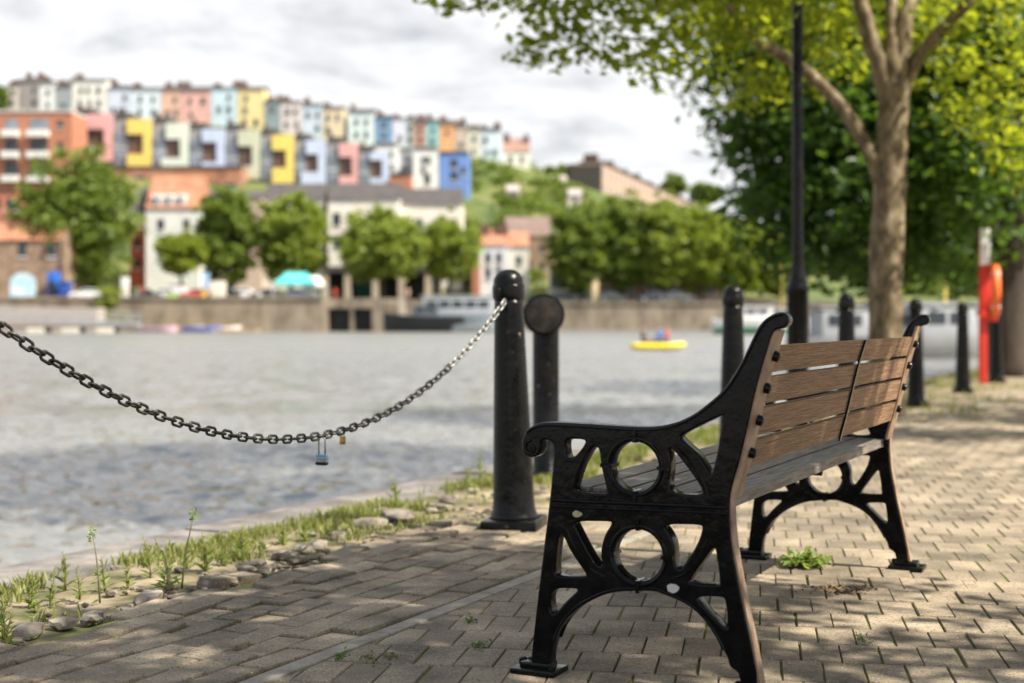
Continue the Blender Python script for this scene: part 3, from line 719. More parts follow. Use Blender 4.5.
for i, (sx, lab, off) in enumerate(((27.5, 'further dark tree beyond the low hanging dense tree', .1), (39, 'furthest dark quayside tree, glimpsed past the rear trunk', .1))):
    b = Q(sx, off); cc = ell_clumps((b.x - .6, b.y, 5.2), (4.6, 4.2, 4.3), 330, .8, zmin=1.5, shell=.35)
    big_tree('dense_tree', b, lab, [b + Vector((0, 0, -.1)), b + Vector((.05, 0, 2)), b + Vector((0, .1, 5)), b + Vector((0, 0, 7.5))], .28, .1,
             [([b + Vector((0, 0, 2.6)), b + Vector((-1.2, 0, 4)), b + Vector((-2.6, -.2, 5))], .1, .03), ([b + Vector((0, 0, 2.8)), b + Vector((1.2, 0, 4.4)), b + Vector((2.4, .2, 5.6))], .1, .03)],
             cc, 70, .25, LEAF2, BARKD)
# the tree that shades the foreground (stands behind and right of the viewpoint)
b = Vector((4.3, .1, 0))
cc = []
while len(cc) < 430:
    gp = Vector((rnd.uniform(-2.6, 3.4), rnd.uniform(.4, 6.2), 0)); sq, nq = toQ(gp)
    if nq > .24 + rnd.gauss(0, .05) or .72 * gp.x + .69 * gp.y > 3.62 - abs(rnd.gauss(0, .12)): continue
    z = rnd.uniform(3.4, 5.0); k = z / math.tan(R(50))
    cc.append(((gp.x + .905 * k, gp.y - .425 * k, z), rnd.uniform(.26, .46), 1))
for gp in ((1.5, 4.1), (1.2, 4.5), (.3, 5.0), (1.9, 4.3), (2.2, 3.2), (2.0, 3.5)):
    z = rnd.uniform(3.6, 4.6); k = z / math.tan(R(50)); cc.append(((gp[0] + .905 * k, gp[1] - .425 * k, z), .22, .5))
big_tree('maple_tree', b, 'leafy tree behind the bench that dapples the front paving with shade', [b + Vector((0, 0, -.1)), b + Vector((-.05, .1, 1.5)), b + Vector((-.1, .4, 3)), b + Vector((-.5, 1.2, 4.4)), b + Vector((-.9, 1.8, 5.6))], .2, .07,
         [([b + Vector((-.05, .35, 2.8)), b + Vector((-.3, 1.4, 3.9)), b + Vector((-.6, 2.4, 4.4)), b + Vector((-1.0, 3.2, 4.6))], .09, .02),
          ([b + Vector((-.1, .4, 3.0)), b + Vector((-1.2, 1.4, 4.1)), b + Vector((-2.2, 2.6, 4.6))], .09, .02)], cc, 58, .11, LEAF1, BARK)

# a second shading tree on the landward side: its shade lies across the paving beyond the bench
b = Vector((8.4, 9.6, 0)); cc = []
while len(cc) < 110:
    gp = G(rnd.uniform(895, 1150), rnd.choice((rnd.gauss(417, 4), rnd.gauss(436, 2.5), rnd.gauss(402, 3)))); z = rnd.uniform(3.6, 5.4); k = z / math.tan(R(50))
    p = (gp.x + .905 * k, gp.y - .425 * k, z)
    if p[0] / p[1] > .40: cc.append((p, rnd.uniform(.24, .4), 1))
big_tree('maple_tree', b, 'small leafy tree at the right, landward of the paving, shading the ground beyond the bench', [b + Vector((0, 0, -.1)), b + Vector((0, .1, 1.5)), b + Vector((-.1, .2, 3)), b + Vector((-.3, .4, 5))], .12, .05,
         [([b + Vector((-.05, .2, 2.4)), b + Vector((-.8, .6, 3.5)), b + Vector((-1.5, .8, 4.3))], .06, .02), ([b + Vector((-.05, .2, 2.6)), b + Vector((.5, .9, 3.7)), b + Vector((.8, 1.6, 4.5))], .06, .02)], cc, 60, .11, LEAF1, BARK)

# ------------------------------------------------------------------ verge plants, rubble, moss
vgr = MB()
def blades(P, h, r, lean=.5, w=.004):
    for p in P:
        hh = h * r.uniform(.4, 1.2); a = r.uniform(0, 6.28); dx, dy = math.cos(a), math.sin(a); l = lean * hh * r.uniform(.2, 1); x, y, z = p
        o = len(vgr.v); vgr.v += [(x - dy * w, y + dx * w, z), (x + dy * w, y - dx * w, z), (x + dx * l * .4 + dy * w * .7, y + dy * l * .4 - dx * w * .7, z + hh * .6), (x + dx * l * .4 - dy * w * .7, y + dy * l * .4 + dx * w * .7, z + hh * .6), (x + dx * l, y + dy * l, z + hh)]
        vgr.f += [(o, o + 1, o + 2, o + 3), (o + 3, o + 2, o + 4)]; vgr.m += [0, 0]
P = []
for _ in range(52000):
    s = rnd.uniform(-5.5, 34) if rnd.random() < .45 else rnd.uniform(-4, 9); n_ = rnd.uniform(.42, .99)
    p = Q(s, n_, -.02); dens = .38 + 2.0 * nz(p, 1.3, 2) + 1.2 * nz(p, 4.5, 5) + 2.6 * (n_ - .66)
    if rnd.random() < dens: P.append(p)
blades(P, .046, rnd, lean=1.1)
P = []
for _ in range(2600):                             # thin grass round the far bollards and on the paving's edge
    s = rnd.uniform(6.5, 24); n_ = rnd.uniform(-.75, .4); p = Q(s, n_, -.01)
    if nz(p, .9, 7) > .12: P.append(p)
blades(P, .10, rnd, w=.006)
tag(vgr.build('verge_grass', GRASS), 'thin dry grass along the strip between paving and coping', 'grass', kind='stuff')
ms = MB()
PM = []
for _ in range(420):
    s = rnd.uniform(-3.6, 8); n_ = rnd.uniform(-3.2, .3); p = Q(s, n_)
    if nz(p, 1.3, 9) < -.05: continue
    u, v = p.x * E1.x + p.y * E1.y, p.x * E2.x + p.y * E2.y
    if n_ < SN - .06:
        j = math.floor(v / bl); i = round(u / bw - .5 * (j % 2)); u = (i + .5 * (j % 2)) * bw
        p = Vector((E1.x * u + E2.x * v, E1.y * u + E2.y * v, 0))
        dv = E2
    else:
        i = round((n_ - SN - .032) / .098); p = Q(s, SN + .032 + i * .098); dv = Vector((D.x, D.y))
    k = rnd.randint(4, 16)
    for _ in range(k): q = rnd.gauss(0, .03); PM.append((p.x + dv.x * q + rnd.gauss(0, .003), p.y + dv.y * q + rnd.gauss(0, .003), -.004 + rnd.uniform(-.006, .004)))
for cx, cy in ((370, 660), (340, 657), (480, 648), (470, 622), (392, 658), (690, 560), (860, 640)):
    c = G(cx, cy)
    for _ in range(34): PM.append((c.x + rnd.gauss(0, .011), c.y + rnd.gauss(0, .022), abs(rnd.gauss(0, .006))))
ms.leaves(np.array(PM), .013, npr)
tag(ms.build('joint_moss', MOSS), 'green moss filling the joints between paving blocks', 'moss', kind='stuff')
gv = MB()
for i in range(1500):
    s = rnd.uniform(-3.8, 7); n_ = .30 + rnd.gauss(0, .07) + (abs(rnd.gauss(0, .2)) if i % 4 == 0 else 0); p = Q(s, n_, -.006)
    if nz(p, 2.2, 3) < -.15: continue
    r = rnd.uniform(.004, .014) if i % 5 else rnd.uniform(.012, .032)
    if i % 5 == 0: gv.bm(rock(p, r, i, .55), Matrix.Translation(p))
    else:
        bm = bmesh.new(); bmesh.ops.create_icosphere(bm, subdivisions=1, radius=r); gv.bm(bm, Matrix.Translation(p) @ Matrix.Diagonal((rnd.uniform(.7, 1.4), rnd.uniform(.7, 1.3), rnd.uniform(.5, .9), 1)))
DIRT = mat('rubble_dirt', [(.05, .04, .028), (.13, .105, .075), (.26, .22, .17)], .95, scale=14, bump=.8, bscale=90, island=.3)
tag(gv.build('gravel', DIRT, auto=30), 'loose dark rubble and grit along the broken paving edge', 'gravel', kind='stuff')
lt = MB(); PL = []
for _ in range(150):
    p = Q(rnd.uniform(-3, 6), rnd.uniform(-2.6, .35), .006); PL.append(p)
lt.leaves(np.array([tuple(p) for p in PL]), .014, npr, flat=2.5)
LIT = mat('leaf_litter', [(.12, .07, .035), (.25, .17, .08)], .9, scale=40)
tag(lt.build('leaf_litter', LIT), 'small dry leaf scraps scattered on the paving', 'leaf litter', kind='stuff')

stones = [((398, 520), .075, 'pale angular stone, largest of the rubble left of the front bollard'), ((372, 527), .06, 'brown stone lying against the largest pale rubble stone'),
          ((462, 538), .035, 'small rounded white stone just left of the bollard base plate'), ((486, 539), .032, 'small pale stone touching the bollard base plate'),
          ((425, 512), .05, 0), ((441, 506), .05, 0), ((455, 500), .045, 0), ((412, 514), .04, 0), ((350, 535), .05, 0), ((335, 541), .045, 0), ((318, 549), .05, 'dark lump of broken concrete on the paving edge'),
          ((296, 552), .04, 0), ((283, 558), .045, 0), ((262, 565), .04, 0), ((238, 577), .04, 0), ((205, 585), .04, 0), ((180, 597), .04, 0), ((150, 604), .045, 0), ((120, 612), .04, 0), ((95, 617), .045, 0), ((65, 627), .04, 0), ((35, 637), .045, 0), ((470, 494), .045, 0), ((388, 508), .04, 0), ((306, 540), .04, 0)]
for i, ((x, y), r, lab) in enumerate(stones):
    r *= (rnd.uniform(.45, 1.15) if not lab else 1); y += 0 if lab else rnd.uniform(-4, 4); x += 0 if lab else rnd.uniform(-8, 8)
    p = G(x, y, -.01); m = MB(); m.bm(rock(p, r, i), Matrix.Translation(p + Vector((0, 0, .004 + r * .12)))); o = m.build('stone', STONE, auto=28)
    tag(o, lab or 'rough grey-brown stone in the rubble line along the broken paving edge', 'stone', 'stones along the broken paving edge')
m = MB(); p = G(428, 540); m.bbox(-.115, .115, -.05, .05, -.03, .026, .008, Matrix.Translation(p + Vector((0, 0, .003))) @ Matrix.Rotation(R(-4), 4, 'Z') @ Matrix.Rotation(R(-4), 4, 'Y') @ Matrix.Rotation(R(-5), 4, 'X'))
tag(m.build('loose_block', PAVER, auto=40), 'loose dark paving block lying between the rubble and the bollard', 'paving block')

def weed(p, h, label, kind=0, grp='weeds in the verge beside the paving'):
    r = empty('weed', p, label, 'weed', grp); st_ = MB(); lf = MB(); ns_ = 1 if kind == 1 else rnd.randint(2, 4)
    for k in range(ns_):
        a = rnd.uniform(0, 6.28); ln = rnd.uniform(.03, .25); hh = h * rnd.uniform(.65, 1) if k else h
        ps = [p + Vector((math.cos(a) * ln * hh * t * t + rnd.uniform(-.004, .004), math.sin(a) * ln * hh * t * t, hh * t)) for t in (0, .25, .5, .75, 1)]
        st_.tube(ps, [.0035, .003, .0025, .002, .0012], 6)
        if kind == 1:
            lf.leaves(np.array([tuple(ps[-1] + Vector((rnd.gauss(0, .008), rnd.gauss(0, .008), rnd.gauss(0, .012)))) for _ in range(22)]), .016, npr)
            for _ in range(8): lf.leaves(np.array([tuple(ps[0].lerp(ps[2], rnd.random()) + Vector((rnd.gauss(0, .012), rnd.gauss(0, .012), 0)))]), .035, npr, asp=.3)
        else:
            nl = int(5 + hh * 48)
            for i in range(nl):
                t = i / nl; q = ps[0].lerp(ps[-1], t); b = i * 2.4 + a; L = (.05 + .3 * h) * (1 - .6 * t) * rnd.uniform(.6, 1.1) * .7; wd = L * .26
                d = Vector((math.cos(b), math.sin(b), .75 + .6 * t)).normalized(); sd = Vector((-math.sin(b), math.cos(b), 0))
                lf.add([q, q + d * L * .45 + sd * wd * .5, q + d * L + Vector((0, 0, -.25 * L)), q + d * L * .45 - sd * wd * .5], [(0, 1, 2), (0, 2, 3)])
    st_.build('stem', STEMM, r, smooth=True); lf.build('leaves', WEED, r)
weeds = [((168, 590), .16, 'leafy green weed, largest along the paving edge on the left', 0), ((183, 588), .23, 'tall thin weed with dark seed head beside the largest leafy weed', 1), ((100, 603), .2, 'tall bare seed stalk at the left verge, nearer the frame edge', 1),
         ((50, 606), .17, 0, 0), ((80, 600), .13, 0, 0), ((105, 592), .11, 0, 0), ((128, 590), .09, 0, 0), ((205, 572), .12, 0, 0), ((243, 560), .12, 'upright pale green weed in the middle of the verge', 0), ((222, 566), .08, 0, 0), ((283, 545), .11, 0, 0),
         ((262, 553), .07, 0, 0), ((396, 512), .16, 'slender green weed among the pale rubble stones left of the bollard', 0), ((420, 505), .12, 0, 0), ((447, 495), .13, 0, 0), ((468, 487), .14, 0, 0), ((305, 542), .08, 0, 0), ((5, 655), .12, 'green weed at the very left edge of the paving', 0),
         ((3, 640), .10, 0, 0), ((30, 608), .10, 0, 0), ((340, 532), .07, 0, 0), ((560, 475), .16, 0, 0), ((600, 465), .16, 0, 0), ((640, 460), .18, 0, 0), ((480, 478), .15, 0, 0), ((700, 440), .2, 0, 0), ((620, 470), .12, 0, 0), ((150, 578), .13, 0, 0), ((65, 590), .16, 0, 0)]
for _ in range(26):
    q_ = Q(rnd.uniform(-3.4, 3.5), rnd.uniform(.34, .85)); weeds.append((((q_.x / q_.y) * F + CX, HY + F * CH / q_.y), rnd.uniform(.035, .10), 0, 0))
for (x, y), h, lab, kd in weeds:
    weed(G(x, y, -.015), h * (1.05 if lab else rnd.uniform(.6, 1.25)), lab or 'small pale green weed growing in the verge beside the paving', kd)
p = G(804, 568); r_ = empty('weed', p, 'low bushy green weed growing in the paving under the bench', 'weed'); lf = MB()
P = [(p.x + rnd.gauss(0, .034), p.y + rnd.gauss(0, .03), .012 + abs(rnd.gauss(0, .022))) for _ in range(190)]
lf.leaves(np.array(P), .034, npr, flat=.6); lf.build('leaves', WEED, r_)
sm = MB()
for k in range(9): a = k * .7; sm.tube([p, p + Vector((math.cos(a) * .03, math.sin(a) * .03, .02)), p + Vector((math.cos(a) * .07, math.sin(a) * .05, .025))], .002, 5)
sm.build('stem', STEMM, r_)
p = G(835, 592); lf = MB(); lf.leaves(np.array([(p.x + rnd.gauss(0, .05), p.y + rnd.gauss(0, .035), .004 + abs(rnd.gauss(0, .004))) for _ in range(120)]), .02, npr, flat=1.5)
tag(lf.build('dead_leaves', LIT), 'brown dead leaves gathered on the paving below the bench', 'leaf litter', kind='stuff')

# ------------------------------------------------------------------ far bank: land and hill
QZ = 3.35                                          # level of the far quay
def ipl(x, pts):
    if x <= pts[0][0]: return pts[0][1]
    for (a, b), (c, d) in zip(pts[:-1], pts[1:]):
        if x <= c: return b + (d - b) * (x - a) / (c - a)
    return pts[-1][1]
def hill(X, Y):
    px = CX + F * X / max(Y, 1)
    zL = CH - (ipl(px, [(-300, 168), (100, 166), (200, 176), (330, 188), (440, 192), (520, 205), (600, 232), (800, 262), (1100, 280)]) - HY) / F * 262
    zU = CH - (ipl(px, [(-300, 112), (60, 114), (160, 121), (260, 128), (350, 142), (440, 151), (500, 161), (560, 176), (610, 193), (680, 214), (760, 232), (1100, 262)]) - HY) / F * 290
    return ipl(Y, [(212, QZ), (240, QZ + (zL - QZ) * .42), (258, zL - .6), (272, zL + .4), (288, zU - .6), (306, zU + .2), (340, zU + .5), (460, zU * .95), (700, zU * .7 + 8)])
hb = MB(); xs = np.linspace(-210, 260, 95); ys = list(np.linspace(204, 340, 69)) + list(np.linspace(350, 760, 28)); vs = []
for y in ys:
    for x in xs: vs.append((x, y, max(QZ - .05, hill(x, y) + .5 * nz((x, y), .08) * min(1, max(0, (y - 215) / 20)))))
nx = len(xs)
hb.add(vs, [(i * nx + j, i * nx + j + 1, (i + 1) * nx + j + 1, (i + 1) * nx + j) for i in range(len(ys) - 1) for j in range(nx - 1)])
HILL = mat('hillside_green', [(.05, .08, .02), (.10, .13, .03), (.20, .18, .07)], .95, scale=.12, detail=8)
tag(hb.build('hillside', HILL, smooth=True), kind='structure')
ql = MB(); ql.box(-210, (400 - CX) / F * 181, 180, 205.99, QZ - 3, QZ); ql.box((400 - CX) / F * 181 + .01, (520 - CX) / F * 192, 192, 205.99, QZ - 5, QZ - .003); ql.box((500 - CX) / F * 203, 260, 202.6, 205.98, QZ - 3, QZ - .012); ql.box(-210, 260, 206, 214, QZ - 3, QZ - .006); LAND = mat('far_quay_surface', [(.20, .18, .15), (.30, .27, .23)], .9, scale=.3)
tag(ql.build('far_quay', LAND), kind='structure')

def wx(px, Y): return (px - CX) / F * Y
def wz(py, Y): return CH - (py - HY) / F * Y
YW = 178.
m = MB(); m.box(wx(-500, YW), wx(323, YW), YW, YW + 4, -3, QZ - .02); m.box(wx(-500, YW), wx(323, YW), YW - .2, YW + 4, QZ - .018, QZ + .3)
tag(m.build('quay_wall', QWALL), 'long stained stone quay wall under the left riverside trees', 'wall')
m = MB(); YC = YW + .6
for a, b in ((323.5, 328), (350, 353.5), (372, 398)): m.box(wx(a, YC), wx(b, YC), YC, YC + 6, -3, 2.2)
m.box(wx(323.5, YC), wx(398, YC), YC - .05, YC + 6, 2.2, QZ + .1)
q = m.build('landing_stage', QWALL); tag(q, 'low stone landing with two dark square openings at the water', 'landing')
for a, b in ((328, 350), (353.5, 372)):
    mm = MB(); mm.box(wx(a, YC) + .02, wx(b, YC) - .02, YC + 1.2, YC + 1.5, -2.5, 2.19); mm.build('opening', DARKW, q)
YR = 202.
m = MB(); m.box(wx(500, YR), wx(1400, YR), YR, YR + 3, -3, QZ - .4); m.box(wx(500, YR), wx(1400, YR), YR - .2, YR + 3, QZ - .399, QZ - .1); m.box(wx(398, 191), wx(508, 191), 191, 191.99, -3, QZ + .1)
tag(m.build('quay_wall', QWALL), 'pale stone quay wall under the right-hand row of large trees', 'wall')

# ------------------------------------------------------------------ far buildings
def house(x0, x1, yt, yb, Y, col, label, name='terraced_house', cat='house', grp=None, roof='gable', rm=None, wins='auto', chim=True, dep=9., wm=None, rh=1.3, winm=None):
    X0, X1, z1, z0 = wx(x0, Y), wx(x1, Y), wz(yt, Y), wz(yb, Y)
    e = empty(name, ((X0 + X1) / 2, Y, z0), label, cat, grp)
    wm = wm or paint(col); w = MB(); w.box(X0 + .02, X1 - .02, Y, Y + dep, z0 - 3.5, z1); w.build('wall', wm, e)
    r = MB(); rm = rm or SLATE
    if roof == 'gable':
        r.add([(X0, Y - .25, z1), (X1, Y - .25, z1), (X1, Y + dep, z1), (X0, Y + dep, z1), (X0, Y + dep / 2, z1 + rh), (X1, Y + dep / 2, z1 + rh)], [(0, 1, 5, 4), (2, 3, 4, 5), (0, 4, 3), (1, 2, 5), (3, 2, 1, 0)])
    else:
        r.box(X0 + .02, X1 - .02, Y - .2, Y + dep, z1 + .002, z1 + .35)
    ro = r.build('roof', rm, e)
    if chim:
        for cx in ((X0 + .6,) if rnd.random() < .6 else (X0 + .7, X1 - .7)):
            c = MB(); hw_ = rnd.uniform(.4, .85); ch_ = rnd.uniform(.1, .75); c.box(cx - hw_, cx + hw_, Y + dep * .3, Y + dep * .3 + 1.6, z1 - .3, z1 + rh + ch_)
            for k in range(3): c.box(cx - hw_ * .8 + k * hw_ * .6, cx - hw_ * .5 + k * hw_ * .6, Y + dep * .3 + .6, Y + dep * .3 + .8, z1 + rh + ch_ + .002, z1 + rh + ch_ + .5)
            c.build('chimney', CHIM, ro)
    if wins == 'auto':
        wd = X1 - X0; hg = z1 - z0; wins = []
        cols_ = (.22, .5, .78) if wd > 6.5 else (.28, .72) if wd > 3.6 else (.5,); rows = (.16, .46, .76) if hg > 7 else (.27, .68) if hg > 4.5 else (.5,)
        for a in cols_:
            for b in rows:
                if rnd.random() < .85: wins.append((a + rnd.uniform(-.04, .04), b, rnd.uniform(.7, 1.0), rnd.uniform(1.1, 1.5)))
    for a, b, ww, hh in wins:
        cx = X0 + (X1 - X0) * a; cz = z0 + (z1 - z0) * b
        g_ = MB(); g_.box(cx - ww / 2, cx + ww / 2, Y - .04, Y + .15, cz - hh / 2, cz + hh / 2); wo = g_.build('window', winm or GLASS, e)
        s_ = MB(); s_.box(cx - ww / 2 - .12, cx + ww / 2 + .12, Y - .14, Y + .1, cz - hh / 2 - .16, cz - hh / 2 - .002); s_.build('sill', WHITE, wo)
    return e
GU = 'upper terrace of painted houses on the hill'
UP = [(5, 19, 85, 110, (.62, .52, .44), 'pale beige house at the far left of the hilltop terrace'),
      (20, 39, 81, 112, (.20, .16, .145), 'grey-brown gable-ended house near the left of the hilltop terrace'),
      (39.5, 55, 83, 113, (.78, .78, .76), 'white house right of the grey-brown gable on the hilltop'),
      (55.5, 71.5, 86, 114, (.20, .23, .25), 'slate-grey house left of the wide cream house on the hilltop'),
      (72, 107, 80, 112, (.78, .75, .68), 'wide cream-white house, tallest on the left of the hilltop terrace'),
      (107.5, 130, 88, 119, (.58, .64, .78), 'pale lavender-blue house right of the wide cream one'),
      (130.5, 161, 89, 121, (.66, .76, .82), 'wide whitish blue house left of the peach house'),
      (161.5, 181, 90, 122, (.74, .38, .24), 'peach house left of the salmon house on the hilltop'),
      (181.5, 210.5, 90.5, 124, (.74, .34, .27), 'salmon pink house with chimney stacks on the hilltop'),
      (211, 237, 88, 128, (.52, .70, .78), 'tall light blue house left of the yellow house on the hilltop'),
      (237.5, 264, 89, 129, (.80, .62, .20), 'tall yellow house in the hilltop terrace'),
      (264.5, 280, 101, 130, (.13, .22, .24), 'dark teal-grey house right of the yellow house'),
      (280.5, 302, 102, 133, (.76, .64, .62), 'pale pink house right of the dark teal-grey one'),
      (302.5, 322, 105, 137, (.56, .68, .80), 'pale blue house right of the pale pink one'),
      (322.5, 343.5, 108, 139, (.76, .60, .36), 'sandy yellow house in the middle of the hilltop terrace'),
      (348, 374.5, 112, 143, (.68, .80, .80), 'pale mint-white house left of the strong blue house'),
      (375, 392, 117, 144, (.05, .22, .46), 'strong blue narrow house in the hilltop terrace'),
      (392.5, 406.5, 118, 146, (.68, .70, .82), 'pale lilac-white house right of the strong blue one'),
      (407, 413, 121, 147, (.50, .66, .58), 'narrow pale green house left of the brick red one'),
      (413.5, 425.5, 123, 148, (.58, .20, .11), 'brick red narrow house left of the turquoise house'),
      (426, 439, 122, 149, (.20, .56, .56), 'turquoise house between the brick red and the orange house'),
      (439.5, 454, 124, 151, (.86, .33, .035), 'vivid orange house in the hilltop terrace'),
      (454.5, 466.5, 126, 152, (.52, .38, .28), 'brownish house right of the vivid orange one'),
      (467, 480, 129, 160, (.74, .68, .54), 'tall cream house near the right end of the hilltop terrace'),
      (480.5, 500.5, 130, 161, (.64, .77, .84), 'pale icy blue house at the right end of the hilltop terrace')]
for x0, x1, yt, yb, c, lab in UP:
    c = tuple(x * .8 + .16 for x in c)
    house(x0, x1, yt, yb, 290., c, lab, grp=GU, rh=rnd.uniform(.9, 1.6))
house(503, 530, 151, 168, 296., (.76, .72, .64), 'white cottage with red roof stepping down past the hilltop terrace', rm=paint((.30, .17, .13)), rh=3.2, grp=GU)

def town(xg, xo, x1, yt, yb, oy0, oy1, ox1, col, label, Y=262.):
    Xg, Xo, X1, Z1, Z0 = wx(xg, Y), wx(xo, Y), wx(x1, Y), wz(yt, Y), wz(yb, Y); O0, O1, OX = wz(oy1, Y), wz(oy0, Y), wx(ox1, Y)
    e = empty('modern_townhouse', ((Xg + X1) / 2, Y, Z0), label, 'townhouse', 'modern townhouses with coloured frames below the hilltop')
    w = MB(); w.box(Xg + .05, X1 - .05, Y + .7, Y + 9, Z0 - 5, Z1 - .1); w.build('wall', paint((.30, .30, .31)), e)
    w = MB(); w.box(Xo, X1 - .02, Y - .1, Y + .69, O1, Z1); w.box(Xo - (0 if rnd.random() < .5 else .9), X1 - .02, Y - .1, Y + .69, Z0, O0); w.box(OX, X1 - .02, Y - .1, Y + .69, O0 + .002, O1 - .002)
    w.build('coloured_frame', paint(col), e)
    w = MB(); w.box(Xg + .15, Xo - .05, Y + .3, Y + .69, Z0 + 1, O1 + .6)
    gz = w.build('glazed_bay', GLASSL, e)
    for k in range(3):
        b = MB(); zz = Z0 + 1 + (O1 - Z0 - .6) * (k + .5) / 3; b.box(Xg + .15, Xo - .05, Y + .22, Y + .295, zz, zz + .18); b.build('glazing_bar', WHITE if k == 1 else paint((.15, .16, .17)), gz)
    w = MB(); w.box(Xo + .1, OX - .02, Y + .45, Y + .69, O0 + .1, O1 - .1); w.build('window', mat('opening_brown', [(.05, .03, .025), (.22, .12, .08)], .5, scale=.8), e)
    w = MB(); w.box(Xg + .1, Xo + .6, Y + 1.2, Y + 8, Z1 - .09, Z1 + 1.3); w.box(Xg + .05, X1 - .05, Y + .7, Y + 9, Z1 - .099, Z1 - .091); ro = w.build('roof', SLATE, e)
    b = MB(); b.box(Xg + .3, Xg + .9, Y + 2, Y + 3, Z1 + 1.301, Z1 + 2.2); b.build('vent', CHIM, ro)
PK, YL, MN, LV, SG = (.76, .40, .39), (.84, .64, .16), (.70, .76, .64), (.56, .64, .82), (.58, .60, .45)
town(73, 87.5, 112, 114, 161, 129, 153, 104, PK, 'pink framed townhouse at the left end beside the orange block')
town(112.5, 127, 151, 119, 170, 134, 154, 143, YL, 'bright yellow framed townhouse right of the leftmost pink one')
town(151.5, 166, 188, 123, 173, 139, 158, 180, MN, 'pale mint framed townhouse right of the bright yellow one on the left')
town(188.5, 202, 224.5, 129, 177, 142, 162, 216.5, LV, 'lavender framed townhouse between the mint and sage ones')
town(225, 238, 259.5, 130, 179, 146, 166, 252, SG, 'sage green framed townhouse left of the second yellow one')
town(260, 272, 293.5, 135, 183, 150, 168, 286, YL, 'deep yellow framed townhouse in the middle, right of the sage one')
town(294, 306, 325.5, 140, 186, 154, 172, 318, LV, 'blue-lavender framed townhouse right of the middle yellow one')
town(326, 339, 357.5, 143, 191, 157, 176, 352, PK, 'pink framed townhouse near the right end of the lower row')
town(358, 370, 388.5, 152, 194, 160, 178, 382, LV, 'pale blue framed townhouse, last framed one at the right')
house(374, 398, 145, 176, 266., (.80, .80, .78), 'white angular house rising behind the last pale blue framed townhouse', name='white_house', roof='flat', chim=False)
house(398.5, 412, 150, 176, 268., (.40, .41, .42), 'grey narrow house left of the white four-windowed house', name='grey_house', roof='flat', chim=False)
house(389.5, 411, 175, 198, 258., (.45, .15, .08), 'small red brick box building at the end of the lower row', name='brick_building', cat='building', roof='flat', chim=False, wm=BRICKO, wins=[])
house(413, 438.5, 149, 186, 264., (.82, .81, .78), 'white house with four small windows left of the blue house', name='white_house', roof='flat', chim=False, wins=[(.4, .7, .9, 1.2), (.62, .7, .9, 1.2), (.4, .42, .9, 1.2), (.56, .2, 1.2, 2)])
house(439, 469, 153, 189, 264., (.16, .28, .62), 'bright blue house at the right end of the lower row', name='blue_house', roof='flat', chim=False, wins=[(.5, .7, 1.4, 1.6), (.5, .35, 1.4, 1.6), (.8, .5, .8, 1.4)])
# long brick undercroft and block on the left
house(96, 242, 168, 214, 256., (0, 0, 0), 'long orange brick base under the modern framed townhouses', name='brick_podium', cat='building', roof='flat', chim=False, wm=mat('worn_orange_brick', [(.26, .12, .075), (.42, .19, .11), (.38, .26, .19)], .9, scale=.35), rm=SLATE, wins=[(.18, .72, 2.4, 1.6), (.42, .7, 2, 1.6), (.68, .66, 2, 1.4), (.92, .6, 2, 1.2), (.08, .8, 2, 1.2), (.3, .75, 2, 1.2), (.55, .7, 2, 1.2), (.8, .6, 2, 1.2)])
e = house(-60, 72, 112, 200, 250., (0, 0, 0), 'large orange brick apartment block with white balconies, far left', name='apartment_block', cat='apartment block', roof='flat', chim=False, wm=BRICKO, rm=paint((.6, .6, .58)), wins=[(.91, .86, 1.1, 1.2), (.91, .62, 1.1, 1.2), (.08, .7, 1.4, 1.4), (.25, .7, 1.4, 1.4)])
for xa, xb in ((5, 18), (30, 48), (-40, -25)):
    for k, (ya, yb2) in enumerate(((119, 131), (139, 152), (161, 176))):
        w = MB(); w.box(wx(xa, 250), wx(xb, 250), 249.9, 250.2, wz(yb2, 250), wz(ya, 250)); w.build('window', GLASSL if k == 0 else GLASS, e)
        w = MB(); w.box(wx(xa, 250) - .3, wx(xb, 250) + .3, 248.6, 249.89, wz(yb2 + 6, 250), wz(yb2, 250)); w.build('balcony', WHITE, e)
house(-20, 18, 192, 232, 226., (.62, .22, .13), 'low orange rendered building behind the stone warehouse', name='orange_building', cat='building', roof='flat', chim=False, wins=[(.85, .7, 2, 2), (.4, .7, 2, 2)])
# stone warehouse
e = house(-45, 62, 240, 301, 188., (0, 0, 0), 'brown stone warehouse with clay tile roof and painted arched door', name='stone_warehouse', cat='warehouse', wm=BRICKS, rm=TILE, rh=3.6, chim=False, dep=10, wins=[(.63, .86, 1.1, 2.2), (.905, .86, 1.1, 2.2), (.35, .86, 1.1, 2.2)])
w = MB(); w.add([(wx(62, 188), 187.7, wz(301, 188)), (wx(62, 188), 198.2, wz(301, 188)), (wx(62, 188), 198.2, wz(238, 188)), (wx(62, 188), 193, wz(211, 188)), (wx(62, 188), 187.7, wz(238, 188))] + [(wx(66.5, 188), 187.7, wz(301, 188)), (wx(66.5, 188), 198.2, wz(301, 188)), (wx(66.5, 188), 198.2, wz(238, 188)), (wx(66.5, 188), 193, wz(211, 188)), (wx(66.5, 188), 187.7, wz(238, 188))],
             [(0, 1, 2, 3, 4), (9, 8, 7, 6, 5), (0, 5, 6, 1), (1, 6, 7, 2), (2, 7, 8, 3), (3, 8, 9, 4), (4, 9, 5, 0)]); w.build('gable_wall', BRICKS, e)
w = MB(); cx = wx(23, 188); ww = wx(36, 188) - cx; zz = wz(301, 188); zt = wz(283, 188)
